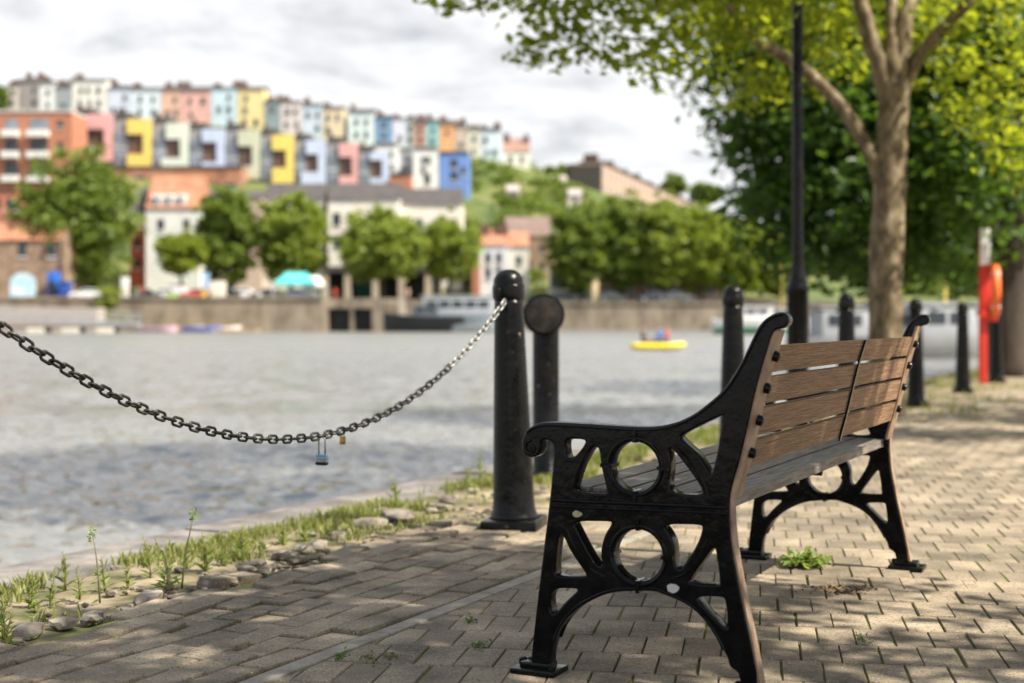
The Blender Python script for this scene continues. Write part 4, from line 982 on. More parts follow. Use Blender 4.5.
poly = [(cx - ww, zz), (cx + ww, zz), (cx + ww, zt)] + [(cx + ww * math.cos(a), zt + ww * .8 * math.sin(a)) for a in [i * math.pi / 8 for i in range(1, 8)]] + [(cx - ww, zt)]
w.prism(poly, lambda a, b, t: (a, t, b), 187.94, 188.1); w.build('door', mat('painted_mural', [(.75, .78, .80), (.35, .62, .80), (.80, .80, .76)], .6, scale=.45), e)
w = MB(); w.bbox(wx(47, 186), wx(57, 186), 186, 187.4, QZ, wz(272, 186), .05); o = w.build('kiosk', paint((.02, .13, .55)), auto=40); tag(o, 'blue kiosk beside the arched door of the stone warehouse', 'kiosk')
w = MB(); w.box(wx(48.5, 186), wx(55.5, 186), 185.96, 186.1, QZ + .1, wz(281, 186)); w.build('doorway', DARKW, o)
w = MB(); w.bbox(wx(58, 185), wx(69, 185), 185, 186.5, QZ, wz(283, 185), .2); o = w.build('skip_bin', paint((.02, .07, .30)), auto=40); tag(o, 'dark blue bin beside the blue kiosk', 'bin')
w = MB(); w.bbox(wx(57.6, 185), wx(69.4, 185), 184.9, 186.6, wz(283, 185), wz(281, 185), .05); w.build('lid', paint((.03, .1, .35)), o)
# buildings behind the riverside trees
e = house(130, 145, 218, 300, 214., (0, 0, 0), 'narrow red brick house with dark gable right of the big tree', name='narrow_house', wm=paint((.50, .10, .05)), rm=SLATE, rh=5, chim=False, wins=[(.5, .7, .8, 1.6), (.5, .45, .8, 1.6)])
house(145.5, 200, 208, 300, 212., (.78, .77, .72), 'white house with orange tiled roof and dormers behind the small tree', name='white_house', rm=TILE, rh=5.2, chim=False, wins=[(.28, .82, 1., 1.6), (.75, .82, 1., 1.6), (.28, .5, 1., 1.6), (.75, .5, 1., 1.6)])
e = COL.objects[-1]
for o_ in list(COL.objects):
    if o_.get('label', '').startswith('white house with orange tiled'): e = o_
for xa in (152, 164, 176):
    w = MB(); w.box(wx(xa, 212), wx(xa + 9, 212), 212.1, 215, wz(206, 212), wz(194, 212)); d_ = w.build('dormer', WHITE, e)
    w = MB(); w.box(wx(xa + 2, 212), wx(xa + 7, 212), 212.0, 212.2, wz(204, 212), wz(197, 212)); w.build('window', GLASSL, d_)
house(200.5, 262, 198, 300, 216., (.55, .42, .34), 'pale brown gabled house mostly hidden between the twin trees', name='brown_house', rm=SLATE, rh=1.5, chim=False)
house(263, 324, 199, 280, 218., (.70, .66, .58), 'cream building with dark long roof behind the twin trees', name='cream_building', cat='building', rm=SLATE, rh=2.8, chim=False)
house(328, 400, 199, 272, 216., (.82, .76, .66), 'tall cream building left of the round tree', name='cream_building', cat='building', rm=SLATE, rh=2.8, chim=False, wins=[(.12, .72, 1.2, 2), (.12, .42, 1.2, 2), (.32, .72, 1.2, 2), (.32, .42, 1.2, 2), (.6, .72, 1.2, 2), (.85, .72, 1.2, 2)])
house(400.5, 462, 204, 275, 218., (.80, .74, .64), 'lower cream building between the two round trees', name='cream_building', cat='building', rm=SLATE, rh=2.8, chim=False, wins=[(.3, .7, 1.2, 2), (.6, .7, 1.2, 2), (.85, .7, 1.2, 2)])
# arcade at quay level under the cream buildings
e = empty('arcade', (wx(360, 205), 205, QZ), 'ground floor arcade with pale columns and dark doors under the cream building', 'building')
w = MB(); w.box(wx(322, 205), wx(440, 205), 205, 214, wz(272, 205), wz(266, 205)); w.build('canopy', SLATE, e)
for xa in (322, 344, 372, 398, 425): w = MB(); w.box(wx(xa, 205), wx(xa + 6, 205), 205.2, 206.2, QZ - .2, wz(272, 205) - .01); w.build('column', paint((.50, .42, .33)), e)
w = MB(); w.box(wx(322, 205), wx(440, 205), 209, 209.4, QZ - .2, wz(272, 205) - .02); w.build('back_wall', DARKW, e)
w = MB(); w.box(wx(352, 205), wx(368, 205), 208.8, 208.98, QZ, wz(276, 205)); w.build('door', paint((.02, .12, .11)), e)
# right riverside houses
house(480, 507, 245, 292, 214., (.74, .74, .78), 'white riverside house with red tiled roof and dormers', name='white_house', rm=TILE, rh=2.6, chim=True, wins=[(.3, .72, .9, 1.6), (.7, .72, .9, 1.6), (.3, .4, .9, 1.6), (.7, .4, .9, 1.6)])
house(507.5, 529, 246, 292, 215., (.72, .69, .60), 'cream riverside house right of the red roofed white one', name='cream_house', rm=TILE, rh=2.4, chim=False)
house(505, 552, 236, 292, 226., (0, 0, 0), 'brown stone gabled building behind the white riverside house', name='stone_building', cat='building', wm=BRICKS, rm=mat('brown_roof', [(.16, .11, .09), (.24, .17, .14)], .85, scale=1), rh=3.4, chim=False)
house(549, 570, 266, 298, 212., (.76, .72, .62), 'small cream building left of the big tree row', name='cream_house', roof='flat', chim=False, wins=[(.3, .5, 1.4, 1.8), (.7, .5, 1.4, 1.8)])
house(570.5, 592, 274, 300, 211., (.74, .68, .52), 'low cream shop under the left end of the big tree row', name='cream_shop', cat='shop', roof='flat', chim=False, wins=[(.5, .45, 2.2, 1.8)])
house(472, 480, 258, 292, 213., (.62, .2, .1), 'tiny orange brick annex left of the white riverside house', name='brick_annex', cat='building', roof='flat', chim=False, wm=BRICKO, wins=[])
for i, (a, b, lab) in enumerate(((596, 640, 'long peach garden wall below the big trees, left piece'), (642, 682, 'peach rendered low building below the middle of the big trees'), (684, 735, 'peach low building near the right end of the big trees'))):
    house(a, b, 280, 303, 213. - i * .5, (.66, .47, .34), lab, name='low_building', cat='building', roof='flat', chim=False, wins=[(.2, .5, 1.2, 1.4), (.5, .5, 1.2, 1.4), (.8, .5, 1.2, 1.4)])
# crescent on the ridge
PA, PB = Vector((wx(602, 300), 300, 0)), Vector((70., 468, 0)); cd = (PB - PA).normalized(); cn = Vector((cd.y, -cd.x, 0)); Lc = (PB - PA).length; zt, zb = wz(163, 300), 24.
e = empty('terrace_building', PA + Vector((0, 0, zb)), 'long peach Georgian terrace receding along the ridge above the trees', 'terrace')
def cpnt(l, d, z): p = PA + cd * l - cn * d; return Vector((p.x, p.y, z))
def cbox(mb, l0, l1, d0, d1, z0, z1): mb.box(l0, l1, d0, d1, z0, z1, 0, Matrix(((cd.x, -cn.x, 0, PA.x), (cd.y, -cn.y, 0, PA.y), (0, 0, 1, 0), (0, 0, 0, 1))))
w = MB(); cbox(w, 0, Lc, 0, 5.2, zb - 6, zt); w.build('wall', paint((.45, .31, .23)), e)
w = MB(); cbox(w, -.3, -.01, .02, 7.0, zb - 6, zt - .4); cbox(w, -.01, 3, 5.21, 7.4, zb - 6, zt); w.build('gable_wall', paint((.09, .075, .065)), e)  # end turned from the sun, its shade put into the dark colour
w = MB(); cbox(w, 0, Lc, -.3, 5.0, zt + .002, zt + .5); ro = w.build('roof', SLATE, e)
for k in range(12): w = MB(); cbox(w, k * Lc / 12, k * Lc / 12 + 1.0, 1, 4, zt + .502, zt + rnd.uniform(1.2, 2.2)); w.build('chimney', CHIM, ro)
for k in range(36):
    for rr_ in range(2):
        w = MB(); l = 1.4 + k * (Lc - 3) / 35; cbox(w, l - .55, l + .55, -.06, .1, zt - 2.9 - 3.4 * rr_, zt - .9 - 3.4 * rr_); w.build('window', GLASSL, e)

# ------------------------------------------------------------------ far trees
def far_tree(x0, x1, yt, yb, Y, base_y, label, lm, name='round_tree', k=70, per=26, size=.75, grp='trees along the far quay', trunk=True, tz=None):
    X0, X1, z1, z0 = wx(x0, Y), wx(x1, Y), wz(yt, Y), wz(yb, Y); cx = (X0 + X1) / 2; g0 = tz if tz is not None else QZ
    e = empty(name, (cx, Y, g0), label, 'tree', grp); c = ((X0 + X1) / 2, Y, (z0 + z1) / 2); rx = (X1 - X0) / 2; rz_ = (z1 - z0) / 2
    m = MB(); limb(m, [(cx, Y, g0 - .3), (cx + .1, Y, g0 + (z0 - g0) * .6), (cx - .1, Y, (z0 + z1) / 2), (cx, Y, z1 - rz_ * .5)], rx * .07 + .08, .08, .05, 10)
    for a in (.5, 2.2, 3.9, 5.4): limb(m, [(cx, Y, z0 + rz_ * .3), (cx + math.cos(a) * rx * .4, Y + math.sin(a) * rx * .4, z0 + rz_ * .9), (cx + math.cos(a) * rx * .75, Y + math.sin(a) * rx * .75, z0 + rz_ * 1.3)], rx * .035 + .04, .04, .05, 8)
    m.build('trunk', BARKD, e, smooth=True)
    cl = ell_clumps(c, (rx * .98, rx * .92, rz_ * .98), int(k * 1.75), rx * .23, shell=.4) + ell_clumps((c[0], c[1], c[2] + rz_ * .1), (rx * 1.12, rx, rz_ * 1.08), int(k * .22), rx * .13, shell=.9, f=.4); cm = MB(); clump_leaves(cm, cl, int(per * 1.6), size * 1.15, spread=.5); cm.build('crown', lm, e)
far_tree(22, 134, 152, 292, 196, 0, 'largest riverside tree, standing right of the stone warehouse', LEAFT[1], 'broad_tree', 150, 34, .9)
far_tree(158, 203, 230, 277, 189, 0, 'small bright green tree in front of the white house', LEAFT[2], k=50)
far_tree(196, 260, 192, 284, 194, 0, 'left one of the twin dense trees by the quay', LEAFT[1], k=100, per=30, size=.85)
far_tree(254, 326, 192, 284, 196, 0, 'right one of the twin dense trees by the quay', LEAFT[0], k=110, per=30, size=.85)
far_tree(340, 424, 212, 282, 194, 0, 'round spreading tree in front of the tall cream building', LEAFT[0], k=100, per=30, size=.85)
far_tree(420, 478, 215, 280, 197, 0, 'rounded tree right of the spreading tree, above the moored boats', LEAFT[0], k=90)
for i, (a, b, yt, yb, Yt, lab, lm) in enumerate(((548, 612, 200, 290, 208, 'leftmost dark green tree of the big right-hand row', LEAFT[1]), (590, 652, 194, 290, 210, 'second dark green tree of the big right-hand row', LEAFT[1]),
        (632, 690, 199, 290, 209, 'third tree of the big right-hand row', LEAFT[0]), (674, 728, 210, 294, 210, 'fourth, lighter tree of the big right-hand row', LEAFT[2]), (716, 768, 222, 296, 211, 'fifth, yellowish tree of the big right-hand row', LEAFT[2]), (758, 806, 236, 298, 212, 'last yellowish tree of the big right-hand row by the lamp post', LEAFT[2]))):
    far_tree(a, b, yt, yb, Yt, 0, lab, lm, 'broad_tree', 110, 30, .85)
for a, b, yt, yb, Yt, lab in ((662, 686, 174, 196, 420, 'lone dark round tree on the ridge skyline right of the terrace'), (690, 722, 184, 204, 470, 'dark tree group on the skyline right of the lone ridge tree'), (546, 574, 166, 192, 305, 'dark tree at the left end of the ridge terrace'), (735, 765, 192, 210, 500, 'far skyline tree near the lamp post side')):
    far_tree(a, b, yt, yb, Yt, 0, lab, LEAFT[1], 'hilltop_tree', 55, 24, 1.3, 'trees on the skyline', tz=wz(yb + 6, Yt))
far_tree(-6, 8, 84, 116, 286, 0, 'small tree at the far left end of the hilltop terrace', LEAFT[1], 'hilltop_tree', 40, 20, .8, 'trees on the skyline', tz=wz(118, 286))
hw = MB(); cl = []
for _ in range(2500):
    px = rnd.uniform(405, 1000); Yh = rnd.uniform(222, 330); X = wx(px, Yh); z = hill(X, Yh)
    if px < 500 and Yh > 256: continue
    if 440 < px < 505 and Yh > 250: continue
    if abs(X - PA.x - (Yh - 300) * cd.x / cd.y) < 14 and Yh > 285: continue
    if nz((X, Yh), .05, 4) < -.28: continue
    cl.append(((X, Yh, z + rnd.uniform(.3, 1.6)), rnd.uniform(1.0, 2.2), 1))
for _ in range(160):
    px = rnd.uniform(100, 500); Yh = rnd.uniform(274, 287); X = wx(px, Yh); cl.append(((X, Yh, hill(X, Yh) + .3), 1.0, .5))
clump_leaves(hw, cl, 44, 1.05); 
tag(hw.build('hillside_woods', LEAFT[1]), 'mixed green shrubs and trees covering the hillside above the harbour', 'woods', kind='stuff')
hw = MB(); cl = []
for _ in range(500):
    px = rnd.uniform(560, 1100); Yh = rnd.uniform(440, 640); X = wx(px, Yh); cl.append(((X, Yh, hill(X, Yh) + rnd.uniform(0, 3)), rnd.uniform(2, 4.5), 1))
clump_leaves(hw, cl, 16, 2.2); tag(hw.build('distant_woods', LEAFT[1]), 'distant wooded ridge behind the terrace', 'woods', kind='stuff')
for px, py, Yh, lab in ((513, 196, 258, 'small white shed among the hillside shrubs'), (560, 186, 285, 'pale pink cottage in the shrubs left of the ridge terrace'), (575, 200, 262, 'tiny pale cottage lower in the shrubs')):
    house(px - 7, px + 7, py - 5, py + 6, Yh, (.72, .62, .56), lab, name='cottage', rm=paint((.42, .36, .33)), rh=1.4, chim=False, wins=[(.5, .5, .8, 1)], dep=5)

# ------------------------------------------------------------------ cars, people, boats, quay clutter
def make_car():
    r = empty('parked_car', (0, 0, 0), '', 'car', 'cars parked along the far quay')
    prof = [(-2.1, .35), (2.1, .35), (2.15, .6), (2.05, .82), (1.2, .95), (-1.75, 1.0), (-2.1, .9)]
    m = MB(); vs, fs = plate(chaikin(prof, 1), [], 1.7, .08); m.add([(v.x, v.z, v.y) for v in vs], fs)
    cab = [(-1.75, .95), (1.15, .93), (.45, 1.42), (-1.2, 1.46)]
    vs, fs = plate(chaikin(cab, 1), [], 1.45, .08); m.add([(v.x, v.z, v.y) for v in vs], fs)
    m.build('body', WHITE, r, local=True, auto=35)
    for sg in (-1, 1):
        w = MB(); w.prism([(-1.4, 1.02), (.75, 1.02), (.35, 1.34), (-1.1, 1.37)], lambda a, b, t: (a, t, b), sg * .70, sg * .735); w.build('side_window', GLASS, r, local=True)
        for x in (-1.3, 1.35):
            w = MB(); w.lathe([(0, -.1), (.28, -.1), (.32, -.07), (.32, .07), (.28, .1), (0, .1)], 18, Matrix.Translation((x, sg * .76, .32)) @ Matrix.Rotation(R(90), 4, 'X')); wh = w.build('wheel', RUBBER, r, local=True, auto=40)
            w = MB(); w.lathe([(0, -.11), (.18, -.11), (.18, .11), (0, .11)], 14, Matrix.Translation((x, sg * .76, .32)) @ Matrix.Rotation(R(90), 4, 'X')); w.build('rim', ALU, wh, local=True, auto=40)
        w = MB(); w.bbox(2.0, 2.13, sg * .62 - .14, sg * .62 + .14, .62, .75, .02); w.build('headlight', WHITE, r, local=True)
    return r
car0 = make_car(); used = False
cars = [(168, (.62, .62, .62), 'silver car under the small bright tree', 0), (146, (.03, .035, .05), 'dark car left of the silver one on the far quay', 0), (196, (.45, .08, .05), 'dark red car near the blue sign on the far quay', 1), (225, (.03, .03, .035), 'black car under the left twin tree', 1), (246, (.80, .80, .80), 'white car under the twin trees', 0), (266, (.05, .05, .055), 'charcoal car right of the white one under the twin trees', 1), (300, (.12, .15, .20), 'blue-grey car in front of the teal canopy', 0),
        (86, (.75, .75, .75), 'white car beside the big tree trunk right of the warehouse', 1), (565, (.04, .05, .06), 'black car by the small cream building, right bank', 0), (612, (.10, .11, .12), 'dark grey car with bright headlamp by the tree row', 0), (652, (.05, .06, .08), 'dark blue car under the middle of the tree row', 1), (678, (.16, .17, .18), 'mid grey car under the tree row, right of the dark blue one', 0)]
for px, c, lab, rv in cars:
    Yc = 184. if px < 330 else 206.5
    o = car0 if not used else copy_tree(car0); used = True
    o.location = (wx(px, Yc), Yc + rnd.uniform(-.6, .6), QZ if px < 330 else QZ - .1 + .1); o.rotation_euler = (0, 0, math.pi * rv + rnd.uniform(-.2, .2)); o['label'] = lab
    for chd in COL.objects:
        if chd.parent == o and chd.name.startswith('body'): chd.data = chd.data.copy(); chd.data.materials.clear(); chd.data.materials.append(paint(c, .3))

def person(loc, shirt, trous, label, seated=False, rz=0, grp=None):
    V = [((0, 0, .95), (.15, .11)), ((0, 0, 1.15), (.14, .10)), ((0, 0, 1.38), (.17, .11)), ((0, 0, 1.50), .055), ((0, -.02, 1.62), (.085, .10)), ((0, 0, 1.72), .06)]; Ed = [(0, 1), (1, 2), (2, 3), (3, 4), (4, 5)]
    for sg in (-1, 1):
        o = len(V)
        if seated: V += [((sg * .2, 0, 1.40), .06), ((sg * .27, -.12, 1.16), .05), ((sg * .2, -.38, 1.1), .035), ((sg * .1, -.02, .92), .10), ((sg * .14, -.45, .98), .07), ((sg * .13, -.52, .60), .05), ((sg * .13, -.66, .56), .04)]
        else: V += [((sg * .2, 0, 1.41), .06), ((sg * .25, .02, 1.14), .05), ((sg * .24, -.06, .88), .035), ((sg * .1, 0, .88), .10), ((sg * .11, -.02, .5), .07), ((sg * .11, .02, .09), .05), ((sg * .11, -.14, .05), .04)]
        Ed += [(2, o), (o, o + 1), (o + 1, o + 2), (0, o + 3), (o + 3, o + 4), (o + 4, o + 5), (o + 5, o + 6)]
    vs, fs = skin_mesh(V, Ed, 1); m = MB()
    for f in fs:
        pass
    dz = -.92 + .1 if seated else 0
    Mt = Matrix.Rotation(rz, 4, 'Z'); m.v = [tuple(Mt @ Vector((v.x, v.y, v.z + dz)) ) for v in vs]; m.f = list(fs)
    for f in fs:
        c = sum((vs[i] for i in f), Vector()) / len(f)
        if c.z > 1.66 or (c.z > 1.55 and c.y > .02): k = 3
        elif c.z > 1.5: k = 2
        elif c.z > 1.12 or (c.z > .9 and abs(c.x) < .17 and not seated and c.z > .98): k = 0
        elif abs(c.x) > .19 and c.z > .78: k = 2
        else: k = 1
        m.m.append(k)
    o = m.build('person', [paint(shirt), paint(trous), SKIN, HAIR], smooth=True); o.location = loc
    return tag(o, label, 'person', grp)
GP = 'people on the far quay'
person((wx(142, 181), 181, QZ), (.55, .04, .08), (.05, .05, .08), 'person in a red top standing on the quay below the narrow house', grp=GP)
person((wx(136.5, 181), 181, QZ), (.05, .30, .08), (.3, .3, .3), 'person in a green top standing left of the one in red', grp=GP)
person((wx(203, 181), 181, QZ), (.15, .3, .65), (.1, .1, .2), 'person in a blue top standing by the yellow bin', grp=GP, rz=1)
person((wx(273, 181), 181, QZ), (.80, .80, .80), (.6, .6, .6), 'person in white clothes standing on the quay edge below the twin trees', grp=GP, rz=2)
person((wx(335, 190), 190, QZ), (.70, .08, .04), (.5, .06, .03), 'person in an orange-red coat standing left of the arcade columns', grp=GP)
person((wx(408, 190), 190, QZ), (.70, .45, .36), (.45, .35, .3), 'person in a pale pink top standing at the top of the landing', grp=GP)
# stalls and clutter
def tent(px, w_, h_, Y, col, lab, name='market_tent'):
    e = empty(name, (wx(px, Y), Y, QZ), lab, 'tent'); X = wx(px, Y)
    m = MB(); m.add([(X - w_, Y - 1.6, QZ + h_ * .62), (X + w_, Y - 1.6, QZ + h_ * .62), (X + w_, Y + 1.6, QZ + h_ * .62), (X - w_, Y + 1.6, QZ + h_ * .62), (X - w_ * .5, Y, QZ + h_), (X + w_ * .5, Y, QZ + h_)] , [(0, 1, 5, 4), (2, 3, 4, 5), (1, 2, 5), (3, 0, 4), (3, 2, 1, 0)]); m.box(X - w_, X + w_, Y - 1.61, Y - 1.56, QZ + h_ * .52, QZ + h_ * .62); m.build('canopy', paint(col), e)
    for sx in (-1, 1):
        for sy in (-1, 1): m = MB(); m.tube([(X + sx * (w_ - .1), Y + sy * 1.5, QZ - .05), (X + sx * (w_ - .1), Y + sy * 1.5, QZ + h_ * .62)], .05, 6); m.build('pole', ALU, e)
tent(296, 2.6, 3.6, 186., (.10, .52, .50), 'teal canopy tent under the right twin tree')
tent(315, 1.2, 3.2, 188., (.80, .78, .74), 'small white canopy right of the teal tent')
def quaybox(px, w_, h_, Y, col, lab, name, cat, band=None):
    X = wx(px, Y); m = MB(); m.bbox(X - w_ / 2, X + w_ / 2, Y - .3, Y + .3, QZ, QZ + h_, .05); o = m.build(name, paint(col), auto=40); tag(o, lab, cat)
    m = MB(); m.bbox(X - w_ / 2 - .06, X + w_ / 2 + .06, Y - .36, Y + .36, QZ + h_ + .002, QZ + h_ + .12, .02); m.build('cap', band and paint(band) or SLATE, o)
quaybox(125, .9, 2.9, 181, (.80, .78, .72), 'white upright display board on the quay left of the people', 'display_board', 'sign board')
quaybox(218, 1.9, 2.4, 182, (.74, .71, .62), 'cream refreshment booth under the left twin tree', 'booth', 'booth')
quaybox(204, .5, 1.2, 180.5, (.75, .5, .05), 'yellow bin on the quay edge', 'bin', 'bin')
quaybox(172, 1.4, .7, 180.5, (.45, .80, .10), 'lime green planter on the quay edge in front of the silver car', 'planter', 'planter')
quaybox(206, .7, 3.6, 185, (.30, .50, .75), 'tall blue banner board beside the booth', 'banner_board', 'sign board')
quaybox(178, 2.2, 1.9, 187, (.75, .72, .72), 'pale pink stall between the silver and red cars', 'stall', 'stall')
quaybox(595, .9, 3.2, 207, (.76, .60, .36), 'sand coloured pillar under the big tree row', 'pillar', 'pillar')
# pontoon and gangway at left
YP = 168.
e = empty('gangway', (wx(70, YP), YP, 1), 'grey metal gangway sloping down to the pontoon at the far left', 'gangway')
m = MB(); L0, L1 = Vector((wx(-60, YP), YP, wz(303, YP))), Vector((wx(138, YP), YP, wz(323, YP)))
def slab(mb, a, b, y0, y1, h): mb.add([(a.x, y0, a.z), (b.x, y0, b.z), (b.x, y1, b.z), (a.x, y1, a.z), (a.x, y0, a.z - h), (b.x, y0, b.z - h), (b.x, y1, b.z - h), (a.x, y1, a.z - h)], [(0, 1, 2, 3), (7, 6, 5, 4), (0, 4, 5, 1), (1, 5, 6, 2), (2, 6, 7, 3), (3, 7, 4, 0)])
L0.z = wz(312, YP); slab(m, L0, L1, YP, YP + 1.6, .5); m.build('deck', ALU, e)
for yy in (YP + .05, YP + 1.55):
    m = MB()
    for k in range(25): p = L0.lerp(L1, k / 24); m.tube([(p.x, yy, p.z), (p.x, yy, p.z + 1.1)], .04, 6)
    for hh in (.55, 1.1): m.tube([(L0.x, yy, L0.z + hh), (L1.x, yy, L1.z + hh)], .05, 6)
    m.build('railing', ALU, e)
e = empty('pontoon', (wx(60, YP - 2), YP - 2, WZ), 'low dark pontoon on cream floats below the gangway', 'pontoon')
m = MB(); m.box(wx(-80, YP), wx(140, YP), YP - 3.2, YP - .3, WZ + .55, WZ + .85); m.build('deck', mat('weathered_deck', [(.09, .085, .08), (.16, .15, .14)], .9, scale=1), e)
for a in (-60, -20, 36, 70, 104): m = MB(); m.bbox(wx(a, YP), wx(a + 17, YP), YP - 3.4, YP - .4, WZ - .3, WZ + .548, .1); m.build('float', CREAM, e)
m = MB(); m.box(wx(-80, 174), wx(98, 174), 173.5, 177.5, -2, wz(308, 174)); o = m.build('lower_quay', paint((.46, .38, .33))); tag(o, 'pinkish stone lower quay in front of the stone warehouse', 'wall')
bh = MB(); cl = [((wx(118, 180) + rnd.uniform(-1.6, 1.6), 178 + rnd.uniform(-.6, .6), rnd.uniform(.8, 4.8)), .8, 1) for _ in range(26)]; clump_leaves(bh, cl, 24, .6)
e = empty('bush', (wx(118, 178), 178, .5), 'green creeper bush hanging over the quay wall right of the gangway', 'bush'); bh.build('foliage', LEAFT[0], e)
m = MB(); m.tube([(wx(118, 178.2), 178.2, .3), (wx(119, 178.2), 178.1, 2.5), (wx(117, 178.2), 178.2, 4.5)], .08, 6); m.build('stem', BARKD, e)

def hull(L, Wd, H, bow=1.): # boat hull mesh along +X
    bm = MB(); secs = []; K = 13
    for i in range(K):
        t = i / (K - 1); x = -L / 2 + L * t; w = Wd / 2 * (1 - max(0, (t - .55) / .45) ** 2.2) * (.82 + .18 * min(1, t / .2)); w = max(w, .02); sh = H * (1 + .28 * bow * max(0, (t - .4) / .6) ** 2)
        secs.append([(x, -w, sh), (x, -w * .93, sh * .45), (x, -w * .55, -.12), (x, w * .55, -.12), (x, w * .93, sh * .45), (x, w, sh), (x, w * .86, sh - .1), (x, -w * .86, sh - .1)])
    vs = [p for s_ in secs for p in s_]; fs = [tuple(range(7, -1, -1)), tuple(8 * (K - 1) + j for j in range(8))]
    for i in range(K - 1):
        for j in range(8): j2 = (j + 1) % 8; fs.append((8 * i + j, 8 * i + j2, 8 * i + 8 + j2, 8 * i + 8 + j))
    bm.add(vs, fs); return bm
def boat(px, Y, L, Wd, H, rz, hc, cc, label, cabin=True, name='moored_boat', mast=False, grp='boats moored in the harbour', cabl=.45, stripe=None):
    e = empty(name, (wx(px, Y), Y, WZ), label, 'boat', grp, rz)
    hull(L, Wd, H).build('hull', paint(hc, .35), e, local=True, auto=40)
    if stripe: m = hull(L * 1.004, Wd * 1.012, H * .42, 0); m.build('boot_stripe', paint(stripe, .35), e, local=True, auto=40)
    if cabin:
        m = MB(); c0, c1 = -L * cabl * .62, L * cabl * .5; m.bbox(c0, c1, -Wd * .34, Wd * .34, H - .12, H + 1.25, .15); cb = m.build('cabin', paint(cc), e, local=True, auto=40)
        nwin = max(2, int((c1 - c0) / 1.2))
        for sg in (-1, 1):
            for k in range(nwin):
                a = c0 + .3 + (c1 - c0 - .6) * k / nwin; m = MB(); m.box(a, a + (c1 - c0 - .6) / nwin - .2, sg * Wd * .34 - .03, sg * Wd * .34 + .03, H + .5, H + 1.0); m.build('window', GLASS, cb, local=True)
        m = MB(); m.bbox(c0 - .15, c1 + .2, -Wd * .37, Wd * .37, H + 1.252, H + 1.36, .03); m.build('roof', paint(tuple(x * .9 for x in cc)), cb, local=True)
    if mast: m = MB(); m.tube([(0, 0, H - .1), (0, 0, H + mast)], [.09, .05], 8); m.build('mast', paint((.70, .55, .16)), e, local=True)
    return e
boat(424, 176, 10, 3.2, 1.9, math.pi, (.012, .014, .016), (.16, .18, .2), 'dark hulled barge moored beside the stone landing', cabl=.3)
boat(462, 183, 7.6, 2.2, 1.2, .1, (.20, .24, .27), (.40, .42, .44), 'tall grey motor cruiser with dark windows right of the dark barge', cabl=.75).scale = (1.45, 1.45, 1.8)
boat(480, 176, 7, 2.4, .9, .1, (.40, .44, .46), (.4, .4, .4), 'low pale grey open boat in front of the grey cruiser', cabin=False)
for px, c, lab in ((158, (.62, .42, .50), 'pinkish rowing boat moored under the left quay wall'), (186, (.70, .62, .55), 'cream rowing boat moored between the pinkish and blue ones'), (202, (.16, .20, .50), 'blue rowing boat moored under the left quay wall'), (222, (.72, .66, .64), 'whitish rowing boat at the right of the moored rowing boats')):
    o = boat(px, 174.5 - (px % 3), 4.6, 1.5, .65, rnd.uniform(-.2, .2), c, c, lab, cabin=False, name='rowing_boat', grp='rowing boats under the quay wall')
    m = MB(); m.box(-.15, .15, -.6, .6, .42, .47); m.build('thwart', paint((.3, .2, .12)), o, local=True); m = MB(); m.box(-1.35, -1.05, -.55, .55, .42, .47); m.build('thwart', paint((.3, .2, .12)), o, local=True)
m = MB(); m.box(wx(145, 173), wx(255, 173), 173.2, 177.6, WZ - .3, WZ + .35); o = m.build('jetty', mat('tan_timber', [(.30, .21, .13), (.42, .31, .20)], .9, scale=1)); tag(o, 'low tan timber jetty behind the rowing boats', 'jetty')
boat(752, 150, 8, 3, 1.6, .05, (.76, .77, .76), (.75, .74, .72), 'white boat with green bottom moored between bollard and lamp post', stripe=(.03, .22, .10), cabl=.5)
boat(782, 160, 8, 3, 1.5, .0, (.72, .70, .66), (.7, .66, .6), 'white boat with tall yellow mast left of the lamp post', mast=8.5, cabl=.3)
boat(842, 66, 5.0, 2.0, .8, .3, (.30, .31, .32), (.34, .35, .36), 'pale motor boat between lamp post and mottled trunk')
boat(905, 60, 5.0, 2.0, .8, -.2, (.28, .31, .34), (.36, .36, .37), 'bluish grey cabin cruiser seen behind the bench end')
boat(945, 60, 5.2, 2.1, .9, .2, (.38, .38, .38), (.40, .41, .43), 'pale cruiser with a mast, left of the red life ring post', mast=5)
boat(1000, 64, 5.4, 2.1, .9, 0, (.34, .35, .37), (.42, .42, .42), 'pale cruiser seen through the gap right of the red post')
boat(828, 90, 3.6, 1.5, .7, .2, (.62, .06, .06), (.6, .1, .1), 'small red boat glimpsed between lamp post and bollard', cabin=False, name='small_boat')

# yellow boat with paddlers in the middle of the water
YB = 73.; xb = wx(658, YB)
e = empty('yellow_boat', (xb, YB, WZ), 'yellow inflatable boat with passengers in the middle of the harbour', 'boat')
m = MB(); Lb, Wb = 1.28, .5
pth = [(-Lb, -Wb * .8), (-Lb * .9, -Wb), (0, -Wb), (Lb * .6, -Wb * .95), (Lb * .92, -Wb * .5), (Lb * 1.02, 0), (Lb * .92, Wb * .5), (Lb * .6, Wb * .95), (0, Wb), (-Lb * .9, Wb), (-Lb, Wb * .8), (-Lb * 1.02, 0)]
pth = chaikin(pth, 1); m.tube([(a, b, .20 + .12 * max(0, a / Lb - .4)) for a, b in pth], .155, 12, closed=True); m.build('tube_hull', YELLOW, e, local=True, smooth=True)
m = MB(); m.box(-Lb * .95, Lb * .8, -Wb * .9, Wb * .9, .06, .12); m.build('floor', mat('grey_rubber', (.2, .2, .2), .7), e, local=True)
for x in (-.8, .1, .75): m = MB(); m.bbox(x - .15, x + .15, -Wb, Wb, .25, .34, .03); m.build('bench_seat', YELLOW, e, local=True, auto=40)
GB = 'people in the yellow boat'
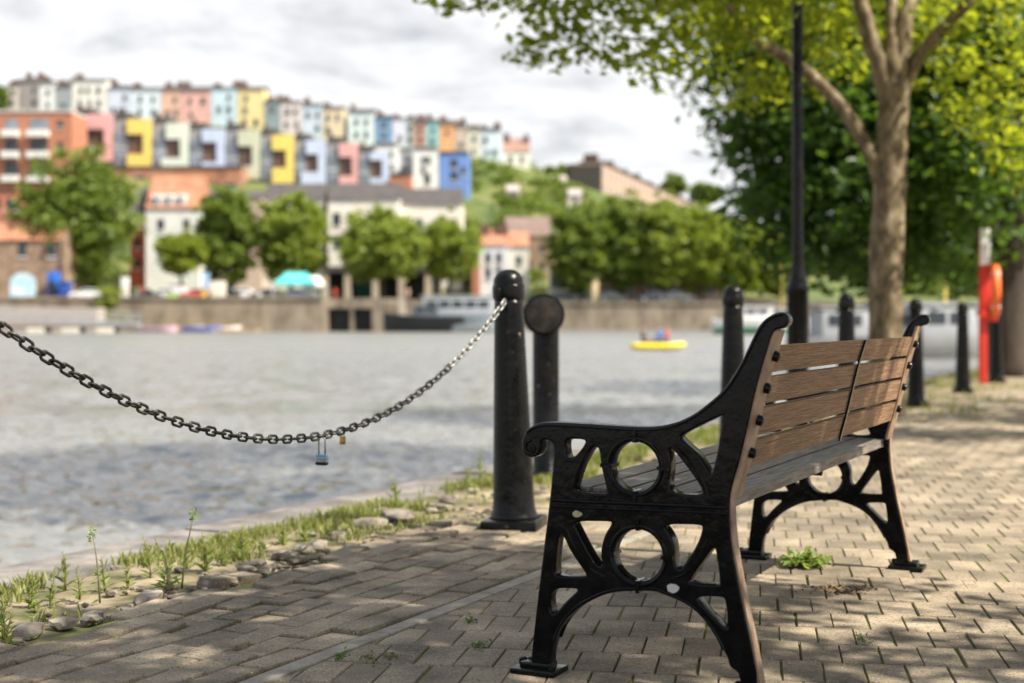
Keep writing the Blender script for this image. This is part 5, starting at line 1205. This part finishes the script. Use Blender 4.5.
person((xb - .8, YB, WZ + .34), (.10, .07, .06), (.08, .08, .1), 'person in a dark brown top sitting at the left end of the yellow boat', True, math.pi / 2, GB)
person((xb + .1, YB - .15, WZ + .34), (.03, .16, .55), (.1, .1, .12), 'person in a blue top sitting in the middle of the yellow boat', True, -math.pi / 2, GB)
person((xb + .5, YB + .15, WZ + .34), (.62, .10, .12), (.1, .1, .2), 'person in a red top sitting right of the one in blue in the yellow boat', True, -math.pi / 2, GB)

# ------------------------------------------------------------------ light, sky, camera
SUN_AZ = Vector((.905, -.425, 0)).normalized(); EL = R(50)
to_sun = Vector((SUN_AZ.x * math.cos(EL), SUN_AZ.y * math.cos(EL), math.sin(EL)))
sd = bpy.data.lights.new('sun', 'SUN'); sd.energy = 5.0; sd.angle = R(.53); sd.color = (1., .93, .80)
so = bpy.data.objects.new('sun', sd); COL.objects.link(so); so.rotation_euler = to_sun.to_track_quat('Z', 'Y').to_euler(); so.location = (20, -10, 30)
wd = bpy.data.worlds.new('World'); SC.world = wd; wd.use_nodes = True; nt = wd.node_tree; n = nt.nodes; L = nt.links
bg = n['Background']; bg.inputs['Strength'].default_value = .1
sky = n.new('ShaderNodeTexSky'); sky.sky_type = 'NISHITA'; sky.sun_disc = False; sky.sun_elevation = EL; sky.sun_rotation = math.atan2(SUN_AZ.x, SUN_AZ.y); sky.air_density = 1.2; sky.dust_density = 1.5
tc = n.new('ShaderNodeTexCoord'); sp = n.new('ShaderNodeSeparateXYZ'); L.new(tc.outputs['Generated'], sp.inputs[0])
def mth(op, a, b=None):
    k = n.new('ShaderNodeMath'); k.operation = op
    for i, v in enumerate((a, b)):
        if v is None: continue
        if isinstance(v, (int, float)): k.inputs[i].default_value = v
        else: L.new(v, k.inputs[i])
    return k.outputs[0]
zz = mth('ADD', mth('MAXIMUM', sp.outputs['Z'], 0), .22)
cb = n.new('ShaderNodeCombineXYZ'); L.new(mth('DIVIDE', sp.outputs['X'], zz), cb.inputs[0]); L.new(mth('DIVIDE', sp.outputs['Y'], zz), cb.inputs[1])
nz1 = n.new('ShaderNodeTexNoise'); nz1.inputs['Scale'].default_value = 2.3; nz1.inputs['Detail'].default_value = 8; nz1.inputs['Roughness'].default_value = .58; nz1.inputs['Distortion'].default_value = .3
mpc = n.new('ShaderNodeMapping'); mpc.inputs['Location'].default_value = (3.1, 1.7, .4); L.new(cb.outputs[0], mpc.inputs['Vector']); L.new(mpc.outputs[0], nz1.inputs['Vector'])
cov = n.new('ShaderNodeValToRGB'); L.new(mth('SUBTRACT', nz1.outputs['Fac'], mth('MULTIPLY', mth('MAXIMUM', mth('SUBTRACT', mth('ADD', sp.outputs['Z'], mth('MULTIPLY', mth('MAXIMUM', mth('MULTIPLY', sp.outputs['Y'], -1), 0), .4)), .42), 0), .8)), cov.inputs[0]); cov.color_ramp.elements[0].position = .22; cov.color_ramp.elements[0].color = (.3, .3, .3, 1); cov.color_ramp.elements[1].position = .36; cov.color_ramp.elements[1].color = (1, 1, 1, 1)
shd = n.new('ShaderNodeValToRGB'); L.new(nz1.outputs['Fac'], shd.inputs[0]); e_ = shd.color_ramp.elements
e_[0].position = .36; e_[0].color = (6.3, 6.33, 6.4, 1); e_[1].position = .63; e_[1].color = (3.3, 3.4, 3.6, 1); k_ = e_.new(.5); k_.color = (5.05, 5.12, 5.24, 1)
mx = n.new('ShaderNodeMix'); mx.data_type = 'RGBA'; L.new(cov.outputs[0], mx.inputs['Factor']); L.new(sky.outputs[0], mx.inputs[6]); L.new(shd.outputs[0], mx.inputs[7]); L.new(mx.outputs[2], bg.inputs['Color'])

cam = bpy.data.cameras.new('camera'); co = bpy.data.objects.new('camera', cam); COL.objects.link(co); SC.camera = co
co.location = (0, 0, CH); co.rotation_euler = (R(90), 0, 0)
cam.sensor_width = 36; cam.lens = 36 * F / 1024; cam.shift_y = -(341.5 - HY) / 1024; cam.clip_start = .05; cam.clip_end = 3000
cam.dof.use_dof = True; cam.dof.focus_distance = 3.75; cam.dof.aperture_fstop = 2.3; cam.dof.aperture_blades = 0
vs_ = SC.view_settings; SC.display_settings.display_device = 'sRGB'; vs_.view_transform = 'Standard'; vs_.look = 'None'; vs_.exposure = .95; vs_.gamma = 1; vs_.use_curve_mapping = False
cy = SC.cycles; SC.render.engine = 'CYCLES'; cy.use_denoising = True; cy.max_bounces = 6; cy.diffuse_bounces = 3; cy.glossy_bounces = 3; cy.transmission_bounces = 3; cy.caustics_reflective = False; cy.caustics_refractive = False
cy.sample_clamp_indirect = 6
